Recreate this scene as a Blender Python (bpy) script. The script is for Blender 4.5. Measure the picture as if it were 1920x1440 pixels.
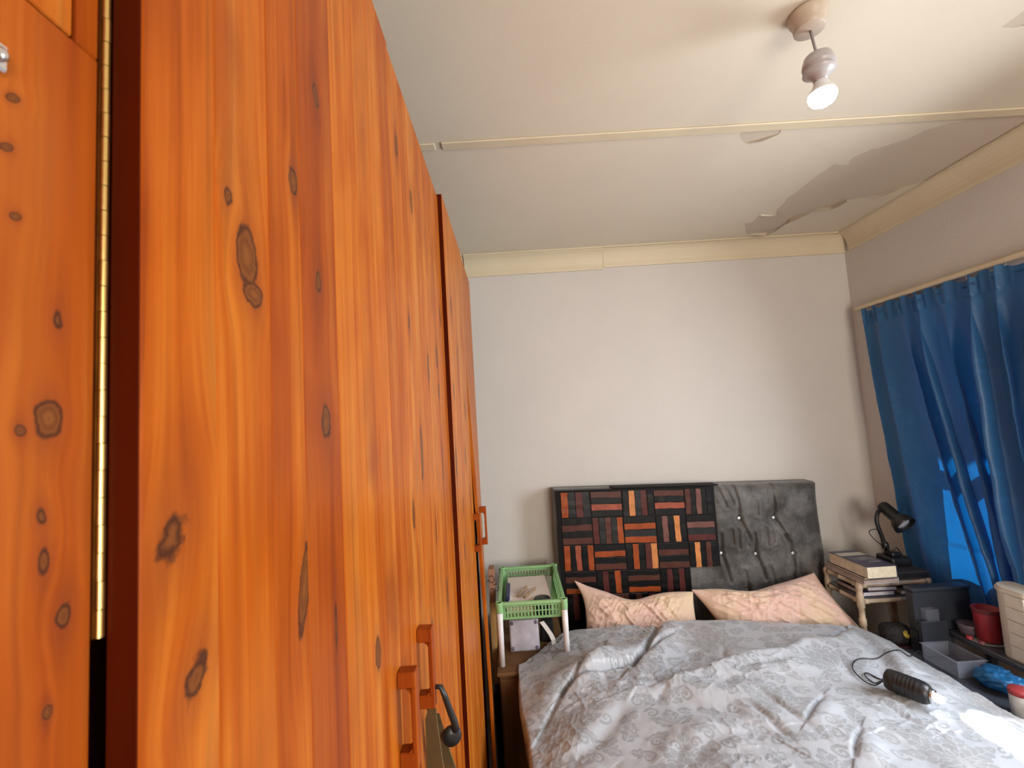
import bpy, bmesh, math, random
import numpy as np
from mathutils import Vector, Matrix, Euler
for o in list(bpy.data.objects): bpy.data.objects.remove(o)
S = bpy.context.scene
COL = S.collection
PI = math.pi

# ------------------------------------------------------------ camera
cd = bpy.data.cameras.new('camera'); cam = bpy.data.objects.new('camera', cd); COL.objects.link(cam)
CAMZ = 1.65
yaw, pitch, roll = 0.0015, 0.0820, -0.0611
fw = Vector((math.sin(yaw)*math.cos(pitch), math.cos(yaw)*math.cos(pitch), math.sin(pitch)))
rt = Vector((math.cos(yaw), -math.sin(yaw), 0)); up = rt.cross(fw)
r2 = math.cos(roll)*rt + math.sin(roll)*up; u2 = -math.sin(roll)*rt + math.cos(roll)*up
m3 = Matrix((r2, u2, -fw)).transposed()
cam.matrix_world = Matrix.Translation((0, 0, CAMZ)) @ m3.to_4x4()
cd.sensor_width = 36.0; cd.lens = 36.0*870/1920; cd.clip_start = 0.01
cd.dof.use_dof = True; cd.dof.focus_distance = 1.9; cd.dof.aperture_fstop = 13.0
S.camera = cam

# ------------------------------------------------------------ world, sun, window light, exposure
w = bpy.data.worlds.new('world'); S.world = w; w.use_nodes = True
w.node_tree.nodes['Background'].inputs[0].default_value = (0.62, 0.78, 1.0, 1)
w.node_tree.nodes['Background'].inputs[1].default_value = 0.35
def lamp(kind, name, loc, energy, color, **kw):
    l = bpy.data.lights.new(name, kind); l.energy = energy; l.color = color
    for k, v in kw.items(): setattr(l, k, v)
    o = bpy.data.objects.new(name, l); COL.objects.link(o); o.location = loc
    return o
def aim(o, d): o.rotation_euler = Vector(d).to_track_quat('-Z', 'Y').to_euler()
sun = lamp('SUN', 'sun', (4, 3, 4), 9.0, (1.0, 0.93, 0.82), angle=0.01); aim(sun, (-0.60, -0.25, -0.75))
sky = lamp('AREA', 'daylight_window_2', (2.095, 1.08, 1.56), 40, (0.88, 0.94, 1.0), shape='RECTANGLE', size=0.64, size_y=1.08, spread=math.radians(160)); aim(sky, (-1, 0.0, -0.25))
fill_lamp = lamp('AREA', 'added_fill_light', (1.25, -1.80, 1.45), 95, (1.0, 0.90, 0.78), shape='RECTANGLE', size=1.2, size_y=1.3); aim(fill_lamp, (0, 1, -0.05))  # added fill behind the camera, brightens the back wall
S.view_settings.view_transform = 'Standard'; S.view_settings.look = 'None'
S.view_settings.gamma = 1; S.view_settings.use_curve_mapping = False
S.view_settings.exposure = 0.06

# ------------------------------------------------------------ helpers
def rnd(seed): return random.Random(seed)
class NT:
    def __init__(s, name):
        s.m = bpy.data.materials.new(name); s.m.use_nodes = True
        s.t = s.m.node_tree; s.b = s.t.nodes['Principled BSDF']; s.out = s.t.nodes['Material Output']
    def n(s, typ, **kw):
        x = s.t.nodes.new(typ)
        for k, v in kw.items():
            if k.startswith('i_'):
                x.inputs[int(k[2:])].default_value = v
            else: setattr(x, k, v)
        return x
    def l(s, a, b): s.t.links.new(a, b)
    def math(s, op, a, b=None, clamp=False):
        x = s.t.nodes.new('ShaderNodeMath'); x.operation = op; x.use_clamp = clamp
        for i, v in enumerate((a, b)):
            if v is None: continue
            if isinstance(v, (int, float)): x.inputs[i].default_value = v
            else: s.l(v, x.inputs[i])
        return x.outputs[0]
    def mix(s, f, a, b):
        x = s.t.nodes.new('ShaderNodeMix'); x.data_type = 'RGBA'
        for i, v in ((0, f), (6, a), (7, b)):
            if isinstance(v, (int, float)): x.inputs[i].default_value = v
            elif isinstance(v, tuple): x.inputs[i].default_value = v if len(v) == 4 else v+(1,)
            else: s.l(v, x.inputs[i])
        return x.outputs[2]
    def noise(s, vec, scale, detail=3, rough=0.55):
        x = s.t.nodes.new('ShaderNodeTexNoise'); x.inputs['Scale'].default_value = scale
        x.inputs['Detail'].default_value = detail; x.inputs['Roughness'].default_value = rough
        if vec is not None: s.l(vec, x.inputs['Vector'])
        return x.outputs['Fac']
    def mapr(s, v, a, b, c=0, d=1):
        x = s.t.nodes.new('ShaderNodeMapRange'); s.l(v, x.inputs[0])
        for i, q in zip((1, 2, 3, 4), (a, b, c, d)): x.inputs[i].default_value = q
        return x.outputs[0]
    def bump(s, h, strength, dist=0.002):
        x = s.t.nodes.new('ShaderNodeBump'); x.inputs['Strength'].default_value = strength
        x.inputs['Distance'].default_value = dist; s.l(h, x.inputs['Height'])
        s.l(x.outputs[0], s.b.inputs['Normal'])
def mat(name, col, rough=0.6, metal=0.0, var=0.12, vscale=9.0, bump=0.0, bscale=60.0, spec=0.5, dark=None, trans=0.0, sheen=0.0):
    k = NT(name); b = k.b
    b.inputs['Roughness'].default_value = rough; b.inputs['Metallic'].default_value = metal
    b.inputs['Specular IOR Level'].default_value = spec
    if trans: b.inputs['Transmission Weight'].default_value = trans
    if sheen: b.inputs['Sheen Weight'].default_value = sheen
    tc = k.n('ShaderNodeTexCoord').outputs['Object']
    f = k.noise(tc, vscale, 4)
    f = k.mapr(f, 0.3, 0.7)
    d = dark if dark else tuple(c*(1-2*var) for c in col)
    k.l(k.mix(f, d, tuple(min(1, c*(1+var*0.5)) for c in col)), b.inputs['Base Color'])
    if bump: k.bump(k.noise(tc, bscale, 3), bump)
    return k.m

def mesh(name, verts, faces, mats, smooth=False, fmat=None):
    me = bpy.data.meshes.new(name); me.from_pydata(verts, [], faces)
    for m in (mats if isinstance(mats, (list, tuple)) else [mats]): me.materials.append(m)
    if smooth: me.polygons.foreach_set('use_smooth', [True]*len(me.polygons))
    if fmat is not None: me.polygons.foreach_set('material_index', fmat)
    me.update(); return me
def link(name, me, parent=None, loc=(0, 0, 0)):
    o = bpy.data.objects.new(name, me); COL.objects.link(o); o.location = loc
    if parent is not None: o.parent = parent
    return o
ROOTLOC = {}
def worldloc(o):
    v = Vector((0, 0, 0))
    while o is not None: v += o.location; o = o.parent
    return v
class B:
    """mesh builder in world coordinates"""
    def __init__(s): s.bm = bmesh.new()
    def add(s, verts, faces, mi=0, smooth=False):
        vs = [s.bm.verts.new(v) for v in verts]; fs = []
        for f in faces:
            try:
                q = s.bm.faces.new([vs[i] for i in f]); q.material_index = mi; q.smooth = smooth; fs.append(q)
            except ValueError: pass
        return vs, fs
    def box(s, a, b, bev=0.0, mi=0, mat4=None, seg=1):
        x0, y0, z0 = a; x1, y1, z1 = b
        v = [(x0,y0,z0),(x1,y0,z0),(x1,y1,z0),(x0,y1,z0),(x0,y0,z1),(x1,y0,z1),(x1,y1,z1),(x0,y1,z1)]
        if mat4 is not None: v = [mat4 @ Vector(q) for q in v]
        vs, fs = s.add(v, [(3,2,1,0),(4,5,6,7),(0,1,5,4),(1,2,6,5),(2,3,7,6),(3,0,4,7)], mi)
        if bev:
            es = list({e for f in fs for e in f.edges})
            r = bmesh.ops.bevel(s.bm, geom=es, offset=bev, segments=seg, affect='EDGES', profile=0.5)
            for f in r['faces']: f.material_index = mi
        return s
    def tube(s, pts, r, n=8, mi=0, closed=False, caps=True):
        pts = [Vector(p) for p in pts]; rings = []
        m = len(pts); prev = None
        for i, p in enumerate(pts):
            if closed: d = pts[(i+1) % m]-pts[i-1]
            else: d = pts[min(i+1, m-1)]-pts[max(i-1, 0)]
            d.normalize()
            if prev is None:
                a = d.orthogonal().normalized()
            else:
                a = prev - d*prev.dot(d)
                a = a.normalized() if a.length > 1e-6 else d.orthogonal().normalized()
            prev = a; b = d.cross(a)
            rr = r[i] if isinstance(r, (list, tuple)) else r
            rings.append([s.bm.verts.new(p + rr*(math.cos(2*PI*j/n)*a + math.sin(2*PI*j/n)*b)) for j in range(n)])
        for i in range(m if closed else m-1):
            A, Bq = rings[i], rings[(i+1) % m]
            for j in range(n):
                f = s.bm.faces.new((A[j], A[(j+1) % n], Bq[(j+1) % n], Bq[j])); f.smooth = True; f.material_index = mi
        if caps and not closed:
            f = s.bm.faces.new(rings[0][::-1]); f.material_index = mi
            f = s.bm.faces.new(rings[-1]); f.material_index = mi
        return s
    def lathe(s, prof, origin, axis=(0, 0, 1), n=24, mi=0, caps=True):
        """prof: list of (radius, height along axis)"""
        ax = Vector(axis).normalized(); a = ax.orthogonal().normalized(); b = ax.cross(a); o = Vector(origin)
        rings = []
        for r, h in prof:
            r = max(r, 1e-5)
            rings.append([s.bm.verts.new(o + ax*h + r*(math.cos(2*PI*j/n)*a + math.sin(2*PI*j/n)*b)) for j in range(n)])
        for A, Bq in zip(rings, rings[1:]):
            for j in range(n):
                f = s.bm.faces.new((A[j], A[(j+1) % n], Bq[(j+1) % n], Bq[j])); f.smooth = True; f.material_index = mi
        if caps:
            s.bm.faces.new(rings[0][::-1]).material_index = mi; s.bm.faces.new(rings[-1]).material_index = mi
        return s
    def obj(s, name, mats, parent=None, sub=0, recalc=True):
        if recalc: bmesh.ops.recalc_face_normals(s.bm, faces=s.bm.faces)
        off = worldloc(parent) if parent is not None else Vector((0, 0, 0))
        me = bpy.data.meshes.new(name)
        if parent is None and len(s.bm.verts):
            co = [v.co for v in s.bm.verts]
            off = Vector(((min(c.x for c in co)+max(c.x for c in co))/2, (min(c.y for c in co)+max(c.y for c in co))/2, min(c.z for c in co)))
        for v in s.bm.verts: v.co -= off
        s.bm.to_mesh(me); s.bm.free()
        for m in (mats if isinstance(mats, (list, tuple)) else [mats]): me.materials.append(m)
        o = link(name, me, parent, off if parent is None else (0, 0, 0))
        if sub:
            md = o.modifiers.new('sub', 'SUBSURF'); md.levels = md.render_levels = sub
        return o
def thing(name, label, cat, loc, group=None):
    o = bpy.data.objects.new(name, None); COL.objects.link(o); o.location = loc; o.empty_display_size = 0.05
    return tag(o, label, cat, group)
def tag(o, label, cat, group=None):
    o['label'] = label; o['category'] = cat
    if group: o['group'] = group
    return o
def struct(o, label=None):
    o['kind'] = 'structure'
    if label: o['label'] = label
    return o
def ease(t): t = np.clip(t, 0, 1); return t*t*(3-2*t)
def vnoise(x, y, seed=0):
    xi = np.floor(x).astype(int); yi = np.floor(y).astype(int); fx = x-xi; fy = y-yi
    def h(a, b):
        v = np.sin(a*127.1 + b*311.7 + seed*74.7)*43758.5453
        return v-np.floor(v)
    u = fx*fx*fx*(fx*(fx*6-15)+10); v = fy*fy*fy*(fy*(fy*6-15)+10)
    return (h(xi, yi)*(1-u)+h(xi+1, yi)*u)*(1-v) + (h(xi, yi+1)*(1-u)+h(xi+1, yi+1)*u)*v
def fbm(x, y, seed=0, o=4):
    t = 0; a = 0.5
    for i in range(o): t = t + a*vnoise(x*2**i, y*2**i, seed+i*13); a *= 0.5
    return t
def grid_faces(nu, nv):
    i = np.arange(nu*nv).reshape(nu, nv)
    return np.stack([i[:-1, :-1], i[1:, :-1], i[1:, 1:], i[:-1, 1:]], -1).reshape(-1, 4).tolist()

# ------------------------------------------------------------ materials
def paint(name, col, stain, rough=0.75, spec=0.3, bumpy=0.25):
    k = NT(name); tc = k.n('ShaderNodeTexCoord').outputs['Object']
    f = k.mapr(k.noise(tc, 2.3, 5), 0.42, 0.72, 0, 0.55)
    c = k.mix(f, col, stain)
    sp = k.mapr(k.noise(tc, 26, 2), 0.74, 0.80, 0, 0.35)
    c = k.mix(sp, c, tuple(q*0.8 for q in stain))
    k.l(c, k.b.inputs['Base Color']); k.b.inputs['Roughness'].default_value = rough
    k.b.inputs['Specular IOR Level'].default_value = spec
    h = k.math('ADD', k.math('MULTIPLY', k.noise(tc, 6, 4), 2.2), k.noise(tc, 90, 2))
    k.bump(h, bumpy, 0.004); return k.m
M = {}
M['wall'] = paint('wall_paint', (0.60, 0.575, 0.54), (0.545, 0.52, 0.50))
M['ceil'] = paint('ceiling_paint', (0.66, 0.60, 0.49), (0.62, 0.555, 0.45), rough=0.5, bumpy=0.10)
M['board'] = paint('ceiling_board', (0.55, 0.48, 0.385), (0.52, 0.45, 0.36), rough=0.8, bumpy=0.08)
M['cornice'] = paint('cornice_paint', (0.65, 0.57, 0.41), (0.56, 0.47, 0.33), rough=0.45, bumpy=0.2)
M['floor'] = mat('floor_vinyl', (0.30, 0.20, 0.13), 0.5, var=0.2)
M['white_paint'] = mat('white_window_paint', (0.75, 0.74, 0.70), 0.45)
M['black'] = mat('black_plastic', (0.012, 0.012, 0.013), 0.38, var=0.2)
M['black_rough'] = mat('black_cloth', (0.012, 0.011, 0.012), 0.85, var=0.3)
M['charcoal'] = mat('dark_grey_plastic', (0.022, 0.028, 0.040), 0.45, var=0.15)
M['white_plastic'] = mat('white_plastic', (0.74, 0.73, 0.76), 0.4)
M['cream'] = mat('cream_plastic', (0.62, 0.57, 0.47), 0.35, var=0.06)
M['chrome'] = mat('chrome_metal', (0.75, 0.75, 0.76), 0.2, 1.0)
M['brass'] = mat('brass_hinge_metal', (0.80, 0.58, 0.22), 0.32, 1.0, vscale=60)
M['paper'] = mat('paper', (0.72, 0.67, 0.60), 0.8, var=0.04)
M['page'] = mat('page_edges', (0.66, 0.58, 0.44), 0.85, vscale=40, var=0.1)

def wood(name, seed, knots=(), tint=0.0, red=0.0, scale=1.0, rough=0.34, base=None):
    """varnished pine; grain runs along Z. knots: (y, z, ry, rz, angle, darkness) in the thing's own coordinates"""
    k = NT(name); tc = k.n('ShaderNodeTexCoord').outputs['Object']
    sp = k.n('ShaderNodeSeparateXYZ'); k.l(tc, sp.inputs[0])
    x, y, z = sp.outputs
    rmin = None; smax = None
    for (ky, kz, ry, rz, an, dk) in knots:
        cb = k.n('ShaderNodeCombineXYZ'); k.l(y, cb.inputs[0]); k.l(z, cb.inputs[1])
        mp = k.n('ShaderNodeMapping', vector_type='TEXTURE'); k.l(cb.outputs[0], mp.inputs[0])
        mp.inputs[1].default_value = (ky, kz, 0); mp.inputs[2].default_value = (0, 0, an); mp.inputs[3].default_value = (ry, rz, 1)
        ln = k.n('ShaderNodeVectorMath', operation='LENGTH'); k.l(mp.outputs[0], ln.inputs[0])
        r = ln.outputs[1]
        # bend the grain round the knot
        wgt = k.math('MULTIPLY', k.math('EXPONENT', k.math('MULTIPLY', k.math('MULTIPLY', r, r), -0.16)), 0.6)
        mx = k.n('ShaderNodeMix'); k.l(wgt, mx.inputs[0]); k.l(y, mx.inputs[2]); mx.inputs[3].default_value = ky
        y = mx.outputs[0]
        # dark resin streak above and below the knot
        mp2 = k.n('ShaderNodeMapping', vector_type='TEXTURE'); k.l(cb.outputs[0], mp2.inputs[0])
        mp2.inputs[1].default_value = (ky, kz, 0); mp2.inputs[2].default_value = (0, 0, an*.5); mp2.inputs[3].default_value = (ry*1.5, rz*4.2, 1)
        ln2 = k.n('ShaderNodeVectorMath', operation='LENGTH'); k.l(mp2.outputs[0], ln2.inputs[0])
        stv = k.math('MULTIPLY', k.mapr(ln2.outputs[1], 1.0, .1), .75*dk)
        smax = stv if smax is None else k.math('MAXIMUM', smax, stv)
        rd = k.math('ADD', r, (1.0-dk)*1.6)
        rmin = rd if rmin is None else k.math('MINIMUM', rmin, rd)
    cb = k.n('ShaderNodeCombineXYZ'); k.l(k.math('ADD', y, seed*3.17), cb.inputs[0]); k.l(x, cb.inputs[1]); k.l(k.math('ADD', z, seed*1.31), cb.inputs[2])
    def stretched(sy, sz, det=4):
        mp = k.n('ShaderNodeMapping'); k.l(cb.outputs[0], mp.inputs[0]); mp.inputs[3].default_value = (sy*scale, sy*scale, sz*scale)
        return k.noise(mp.outputs[0], 1.0, det, 0.6)
    broad = stretched(42, 1.5); fine = stretched(230, 5.0, 3); patch = stretched(9, 4.2, 2); streak = stretched(95, 0.8, 2)
    v = k.math('ADD', k.math('MULTIPLY', broad, 0.70), k.math('MULTIPLY', fine, 0.20))
    v = k.math('ADD', v, k.math('MULTIPLY', streak, 0.26))
    v = k.math('ADD', v, k.math('MULTIPLY', k.math('SUBTRACT', patch, 0.5), 0.55)); v = k.math('ADD', v, -0.05+tint)
    cr = k.n('ShaderNodeValToRGB'); k.l(v, cr.inputs[0])
    els = cr.color_ramp.elements
    stops = base or [(0.22, (0.11, 0.019, 0.003)), (0.38, (0.24, 0.043, 0.003)), (0.53, (0.36, 0.078, 0.005)), (0.68, (0.45, 0.131, 0.013)), (0.85, (0.53, 0.205, 0.036))]
    els[0].position, els[0].color = stops[0][0], stops[0][1]+(1,)
    els[1].position, els[1].color = stops[-1][0], stops[-1][1]+(1,)
    for p, c in stops[1:-1]:
        e = els.new(p); e.color = c+(1,)
    c = cr.outputs[0]
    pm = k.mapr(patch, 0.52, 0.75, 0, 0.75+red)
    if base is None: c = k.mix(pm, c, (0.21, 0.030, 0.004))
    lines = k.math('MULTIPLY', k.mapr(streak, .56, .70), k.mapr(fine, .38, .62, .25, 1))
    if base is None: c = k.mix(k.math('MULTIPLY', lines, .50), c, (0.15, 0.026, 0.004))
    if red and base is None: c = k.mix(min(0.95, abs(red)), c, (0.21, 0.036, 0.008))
    if rmin is not None:
        wob = k.math('ADD', rmin, k.math('MULTIPLY', k.math('SUBTRACT', k.noise(tc, 120, 4), 0.5), 0.75))
        c = k.mix(k.math('MULTIPLY', smax, k.mapr(k.math('ADD', broad, k.math('MULTIPLY', fine, .5)), .95, .62)), c, (0.11, 0.022, 0.008))
        halo = k.mapr(wob, 2.3, 1.0, 0, 0.40)
        c = k.mix(halo, c, (0.21, 0.044, 0.012))
        ring = k.math('MULTIPLY', k.math('ADD', k.math('SINE', k.math('MULTIPLY', wob, 9.0)), 1.0), 0.5)
        kc = k.mix(ring, (0.115, 0.036, 0.010), (0.18, 0.062, 0.015))
        c = k.mix(k.mapr(wob, 1.10, 0.72, 0, .92), c, kc)
        rim = k.math('MULTIPLY', k.mapr(wob, 0.72, 0.92), k.mapr(wob, 1.16, 0.96))
        c = k.mix(k.math('MULTIPLY', rim, 0.85), c, (0.030, 0.012, 0.008))
    k.l(c, k.b.inputs['Base Color']); k.b.inputs['Roughness'].default_value = rough
    k.b.inputs['Specular IOR Level'].default_value = 0.08
    k.bump(k.math('ADD', k.math('MULTIPLY', fine, 0.5), broad), 0.10, 0.002)
    return k.m
PALE = [(0.25, (0.42, 0.22, 0.07)), (0.5, (0.56, 0.33, 0.12)), (0.8, (0.66, 0.44, 0.20))]
DARKW = [(0.25, (0.030, 0.012, 0.006)), (0.5, (0.055, 0.024, 0.011)), (0.8, (0.09, 0.042, 0.018))]

# ------------------------------------------------------------ room shell
X0, X1, Y0, Y1, ZC = -0.80, 2.068, -1.60, 2.75, 2.655
b = B(); b.box((X0-.1, Y0-.1, -0.1), (X1+.2, Y1+.1, 0)); struct(b.obj('floor', M['floor']))
b = B(); b.box((X0-.1, Y1, 0), (X1+.2, Y1+.12, 2.9)); struct(b.obj('wall_back', M['wall']))
b = B(); b.box((X0-.12, Y0, 0), (X0, Y1, 2.9)); struct(b.obj('wall_left', M['wall']))
def wall_with_holes(name, axis, p0, p1, a0, a1, z1, holes, m):
    b = B(); cur = a0
    def bx(u0, u1, za, zb):
        if axis == 'x': b.box((p0, u0, za), (p1, u1, zb))
        else: b.box((u0, p0, za), (u1, p1, zb))
    for (h0, h1, za, zb) in holes:
        bx(cur, h0, 0, z1); bx(h0, h1, 0, za); bx(h0, h1, zb, z1); cur = h1
    bx(cur, a1, 0, z1); return struct(b.obj(name, m))
WIN1 = (1.98, 2.39, 0.85, 2.10); WIN2 = (0.74, 1.42, 1.00, 2.12)
wall_with_holes('wall_right', 'x', X1, X1+0.20, Y0, Y1, 2.9, [WIN2, WIN1], M['wall'])
wall_with_holes('wall_front', 'y', Y0-0.15, Y0, X0, X1+.2, 2.9, [(0.65, 1.85, 0.8, 2.1)], M['wall'])
kg = NT('window_glass')
tr = kg.n('ShaderNodeBsdfTransparent'); gl = kg.n('ShaderNodeBsdfGlossy'); gl.inputs['Roughness'].default_value = 0.02
mx = kg.n('ShaderNodeMixShader'); mx.inputs[0].default_value = 0.05
kg.l(tr.outputs[0], mx.inputs[1]); kg.l(gl.outputs[0], mx.inputs[2]); kg.l(mx.outputs[0], kg.out.inputs[0])
M['glass'] = kg.m
def window(name, axis, p, u0, u1, za, zb, mull):
    def bx(b, c0, c1, z0, z1, t=0.022, bev=0.004):
        if axis == 'x': b.box((p-t, c0, z0), (p+t, c1, z1), bev)
        else: b.box((c0, p-t, z0), (c1, p+t, z1), bev)
    b = B()
    bx(b, u0, u0+.045, za, zb); bx(b, u1-.045, u1, za, zb); bx(b, u0+.045, u1-.045, za, za+.045); bx(b, u0+.045, u1-.045, zb-.045, zb)
    for q in mull: bx(b, q-.015, q+.015, za+.045, zb-.045)
    if name == 'window_1': bx(b, u0+.045, u1-.045, 1.425, 1.47)  # unseen bar added so its shadow splits the sun patch on the curtain
    o = struct(b.obj(name, M['white_paint']))
    b = B(); bx(b, u0+.04, u1-.04, za+.04, zb-.04, 0.002, 0); b.obj('pane', M['glass'], o)
window('window_1', 'x', X1+0.13, *WIN1, [])
window('window_2', 'x', X1+0.13, *WIN2, [1.08])
window('added_fill_window', 'y', Y0-0.09, 0.65, 1.85, 0.8, 2.1, [1.25])  # unseen opening added to go with the fill lamp
b = B(); b.box((X1+.2, -1.4, 2.62), (3.05, 3.2, 2.70)); struct(b.obj('added_sun_blocker', M['white_paint']))  # unseen slab added so sun reaches only the lower curtain

# ceiling: board behind, paint film with the peeled holes in front of it
b = B(); b.box((X0-.1, Y0-.1, ZC+0.0015), (X1+.2, Y1+.1, ZC+0.06)); ceil = struct(b.obj('ceiling', M['board']))
PEEL = [(1.327,2.462),(1.365,2.451),(1.357,2.376),(1.356,2.352),(1.401,2.363),(1.453,2.38),(1.451,2.349),(1.421,2.316),(1.408,2.23),(1.396,2.182),(1.405,2.132),(1.407,1.993),(1.421,1.887),(1.458,1.901),(1.49,1.898),(1.467,1.848),(1.508,1.784),(1.522,1.788),(1.562,1.759),(1.601,1.729),(1.622,1.681),(1.678,1.643),(1.715,1.637),(1.733,1.607),(1.749,1.6),(1.894,1.582),(1.99,1.558),(2.06,1.55),(2.062,1.667),(2.062,1.762),(2.06,1.86),(2.05,1.96),(2.035,2.04),(2.001,2.076),(1.968,2.116),(1.907,2.143),(1.883,2.19),(1.858,2.22),(1.822,2.235),(1.741,2.252),(1.722,2.236),(1.715,2.29),(1.703,2.32),(1.643,2.331),(1.59,2.408),(1.568,2.445),(1.576,2.518),(1.567,2.582),(1.536,2.619),(1.472,2.614),(1.417,2.624)]
PEEL2 = [(0.895,1.635),(0.9,1.609),(0.947,1.61),(1.043,1.618),(1.048,1.648),(1.029,1.663),(0.999,1.685),(0.963,1.693),(0.939,1.689),(0.915,1.664)]
PEEL3 = [(1.413,1.202),(1.416,1.182),(1.42,1.14),(1.447,1.157),(1.476,1.203),(1.452,1.208)]
cu = bpy.data.curves.new('film', 'CURVE'); cu.dimensions = '2D'; cu.fill_mode = 'BOTH'; cu.extrude = 0.0006
for pl in ([(X0, Y0), (X1, Y0), (X1, Y1), (X0, Y1)], PEEL, PEEL2, PEEL3):
    spn = cu.splines.new('POLY'); spn.points.add(len(pl)-1); spn.use_cyclic_u = True
    for q, p in zip(spn.points, pl): q.co = (p[0], p[1], 0, 1)
tmp = bpy.data.objects.new('tmp', cu); COL.objects.link(tmp)
dg = bpy.context.evaluated_depsgraph_get(); me = bpy.data.meshes.new_from_object(tmp.evaluated_get(dg)); bpy.data.objects.remove(tmp)
me.materials.clear(); me.materials.append(M['ceil'])
film = link('paint_film', me, ceil, Vector((0, 0, ZC+0.0003)) - worldloc(ceil)); film['label'] = 'cream ceiling paint with a large peeled hole'
def flake(path, side, drop, wid):
    b = B(); n = len(path); v = []
    for i, (x, y) in enumerate(path):
        t = math.sin(PI*i/(n-1))
        v += [(x, y, ZC-0.0012), (x+side[0]*wid*t, y+side[1]*wid*t, ZC-0.0012-drop*t)]
    b.add(v, [(2*i, 2*i+1, 2*i+3, 2*i+2) for i in range(n-1)])
    return b.obj('paint_flake', M['ceil'], ceil)
for a, c, sd, dr, wd in ((38, 44, (-.5, -.8), .024, .03), (34, 38, (-.5, -.8), .018, .022), (43, 46, (-.6, -.7), .028, .03), (46, 50, (-.7, -.5), .02, .024), (2, 5, (.6, .5), .008, .012), (5, 7, (.6, .5), .008, .01)):
    flake(PEEL[a:c+1], sd, dr, wd)
flake([(1.048,1.648),(1.029,1.663),(0.999,1.685),(0.963,1.693),(0.939,1.689)], (-.2, -.9), .008, .012)

# cornices (coved plaster strips) with uneven joints
def cove(n=7):
    pts = [(0.0, -0.112), (0.010, -0.112)]
    for i in range(n+1):
        a = (PI/2)*i/n; pts.append((0.012+0.062*(1-math.cos(a)), -0.104+0.096*math.sin(a)))
    pts += [(0.082, -0.008), (0.082, 0.0), (0.0, 0.0)]
    return pts
def cornice(name, segs, axis):
    prof = cove(); b = B(); np_ = len(prof)
    for (u0, u1, dz, dd) in segs:
        v = []
        for u in (u0, u1):
            for (d, h) in prof:
                d = d+dd if d > 0.02 else d
                v.append((u, Y1-d, ZC+h+(dz if h < -0.01 else -0.001)) if axis == 'back' else (X1-d, u, ZC+h+(dz if h < -0.01 else -0.001)))
        f = [(i, (i+1) % np_, np_+(i+1) % np_, np_+i) for i in range(np_)] + [tuple(range(np_))[::-1], tuple(range(np_, 2*np_))]
        b.add(v, f)
    return struct(b.obj(name, M['cornice']))
cornice('trim_1', [(-0.78, -0.245, 0.0, 0.004), (-0.240, 0.596, -0.006, 0.0), (0.598, 2.066, 0.004, 0.002)], 'back')
cornice('trim_2', [(-1.58, 2.70, 0.006, 0.0)], 'right')
b = B()
b.box((-0.198, 1.568, ZC-0.007), (2.066, 1.612, ZC-0.0005), 0.0025); struct(b.obj('trim_3', M['cornice']))
b = B(); b.box((-0.79, 1.570, ZC-0.006), (-0.222, 1.610, ZC-0.0005), 0.0025); struct(b.obj('trim_4', M['cornice']))
b = B(); b.box((-0.79, 0.36, ZC-0.007), (2.066, 0.404, ZC-0.0005), 0.0025); struct(b.obj('trim_5', M['cornice']))

# ------------------------------------------------------------ wardrobes
R = rnd(4)
def boards(door, rootloc, bounds, xb, xf, z0, z1, knots, seed, tints=None, twist=None, reds=None):
    for i, (a, c) in enumerate(zip(bounds, bounds[1:])):
        wl = worldloc(door); kn = [(k[0]-wl.y, k[1]-wl.z)+tuple(k[2:]) for k in knots if a-0.002 <= k[0] < c+0.002]
        t = tints[i] if tints else R.uniform(-0.06, 0.07)
        rd = reds[i] if reds else max(0, R.uniform(-0.25, 0.3))*0.6
        m = wood('varnished_pine_%d' % (seed+i), seed+i*1.7, kn, t, rd)
        bb = B(); bb.box((xb, a+0.0002, z0), (xf, c-0.0002, z1), 0.0009)
        if twist:
            bmesh.ops.subdivide_edges(bb.bm, edges=[e for e in bb.bm.edges if abs(e.verts[0].co.z-e.verts[1].co.z) > 1], cuts=10, use_grid_fill=True)
            for v in bb.bm.verts: v.co.x += twist(v.co.y, v.co.z)
        bb.obj('board', m, door)
def pull_handle(door, xf, y, z0, z1, m, off=0.0):
    b = B(); t = 0.011; r = 0.009
    b.box((xf, y-t, z1-0.022), (xf+0.026, y+t, z1), 0.0015)
    b.box((xf, y-t, z0), (xf+0.026, y+t, z0+0.022), 0.0015)
    b.box((xf+0.0185, y-t, z0+0.0205), (xf+0.026, y+t, z1-0.0205), 0.0015)
    for zc, s in ((z1-0.022, -1), (z0+0.022, 1)):      # rounded inner corners
        b.add([(xf+.0185, y-t, zc), (xf+.0185, y+t, zc), (xf+.0185, y-t, zc+s*.006), (xf+.0185, y+t, zc+s*.006), (xf+.0125, y-t, zc), (xf+.0125, y+t, zc)],
              [(0, 2, 4), (1, 5, 3), (2, 3, 5, 4)])
    o = b.obj('handle', m, door); o['label'] = 'square wooden pull handle'; return o
def part_empty(name, root, loc):
    o = bpy.data.objects.new(name, None); COL.objects.link(o); o.parent = root; o.location = Vector(loc)-root.location; return o
XF = -0.185
M['handle'] = wood('handle_wood', 91.0, (), 0.02, 0.55)
M['edge'] = wood('shaded_edge_wood', 55.0, (), -0.15, 0.8, base=[(0.2, (0.045, 0.0045, 0.001)), (0.8, (0.085, 0.009, 0.001))])  # shade on the camera-facing door edges, put into the colour
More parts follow.
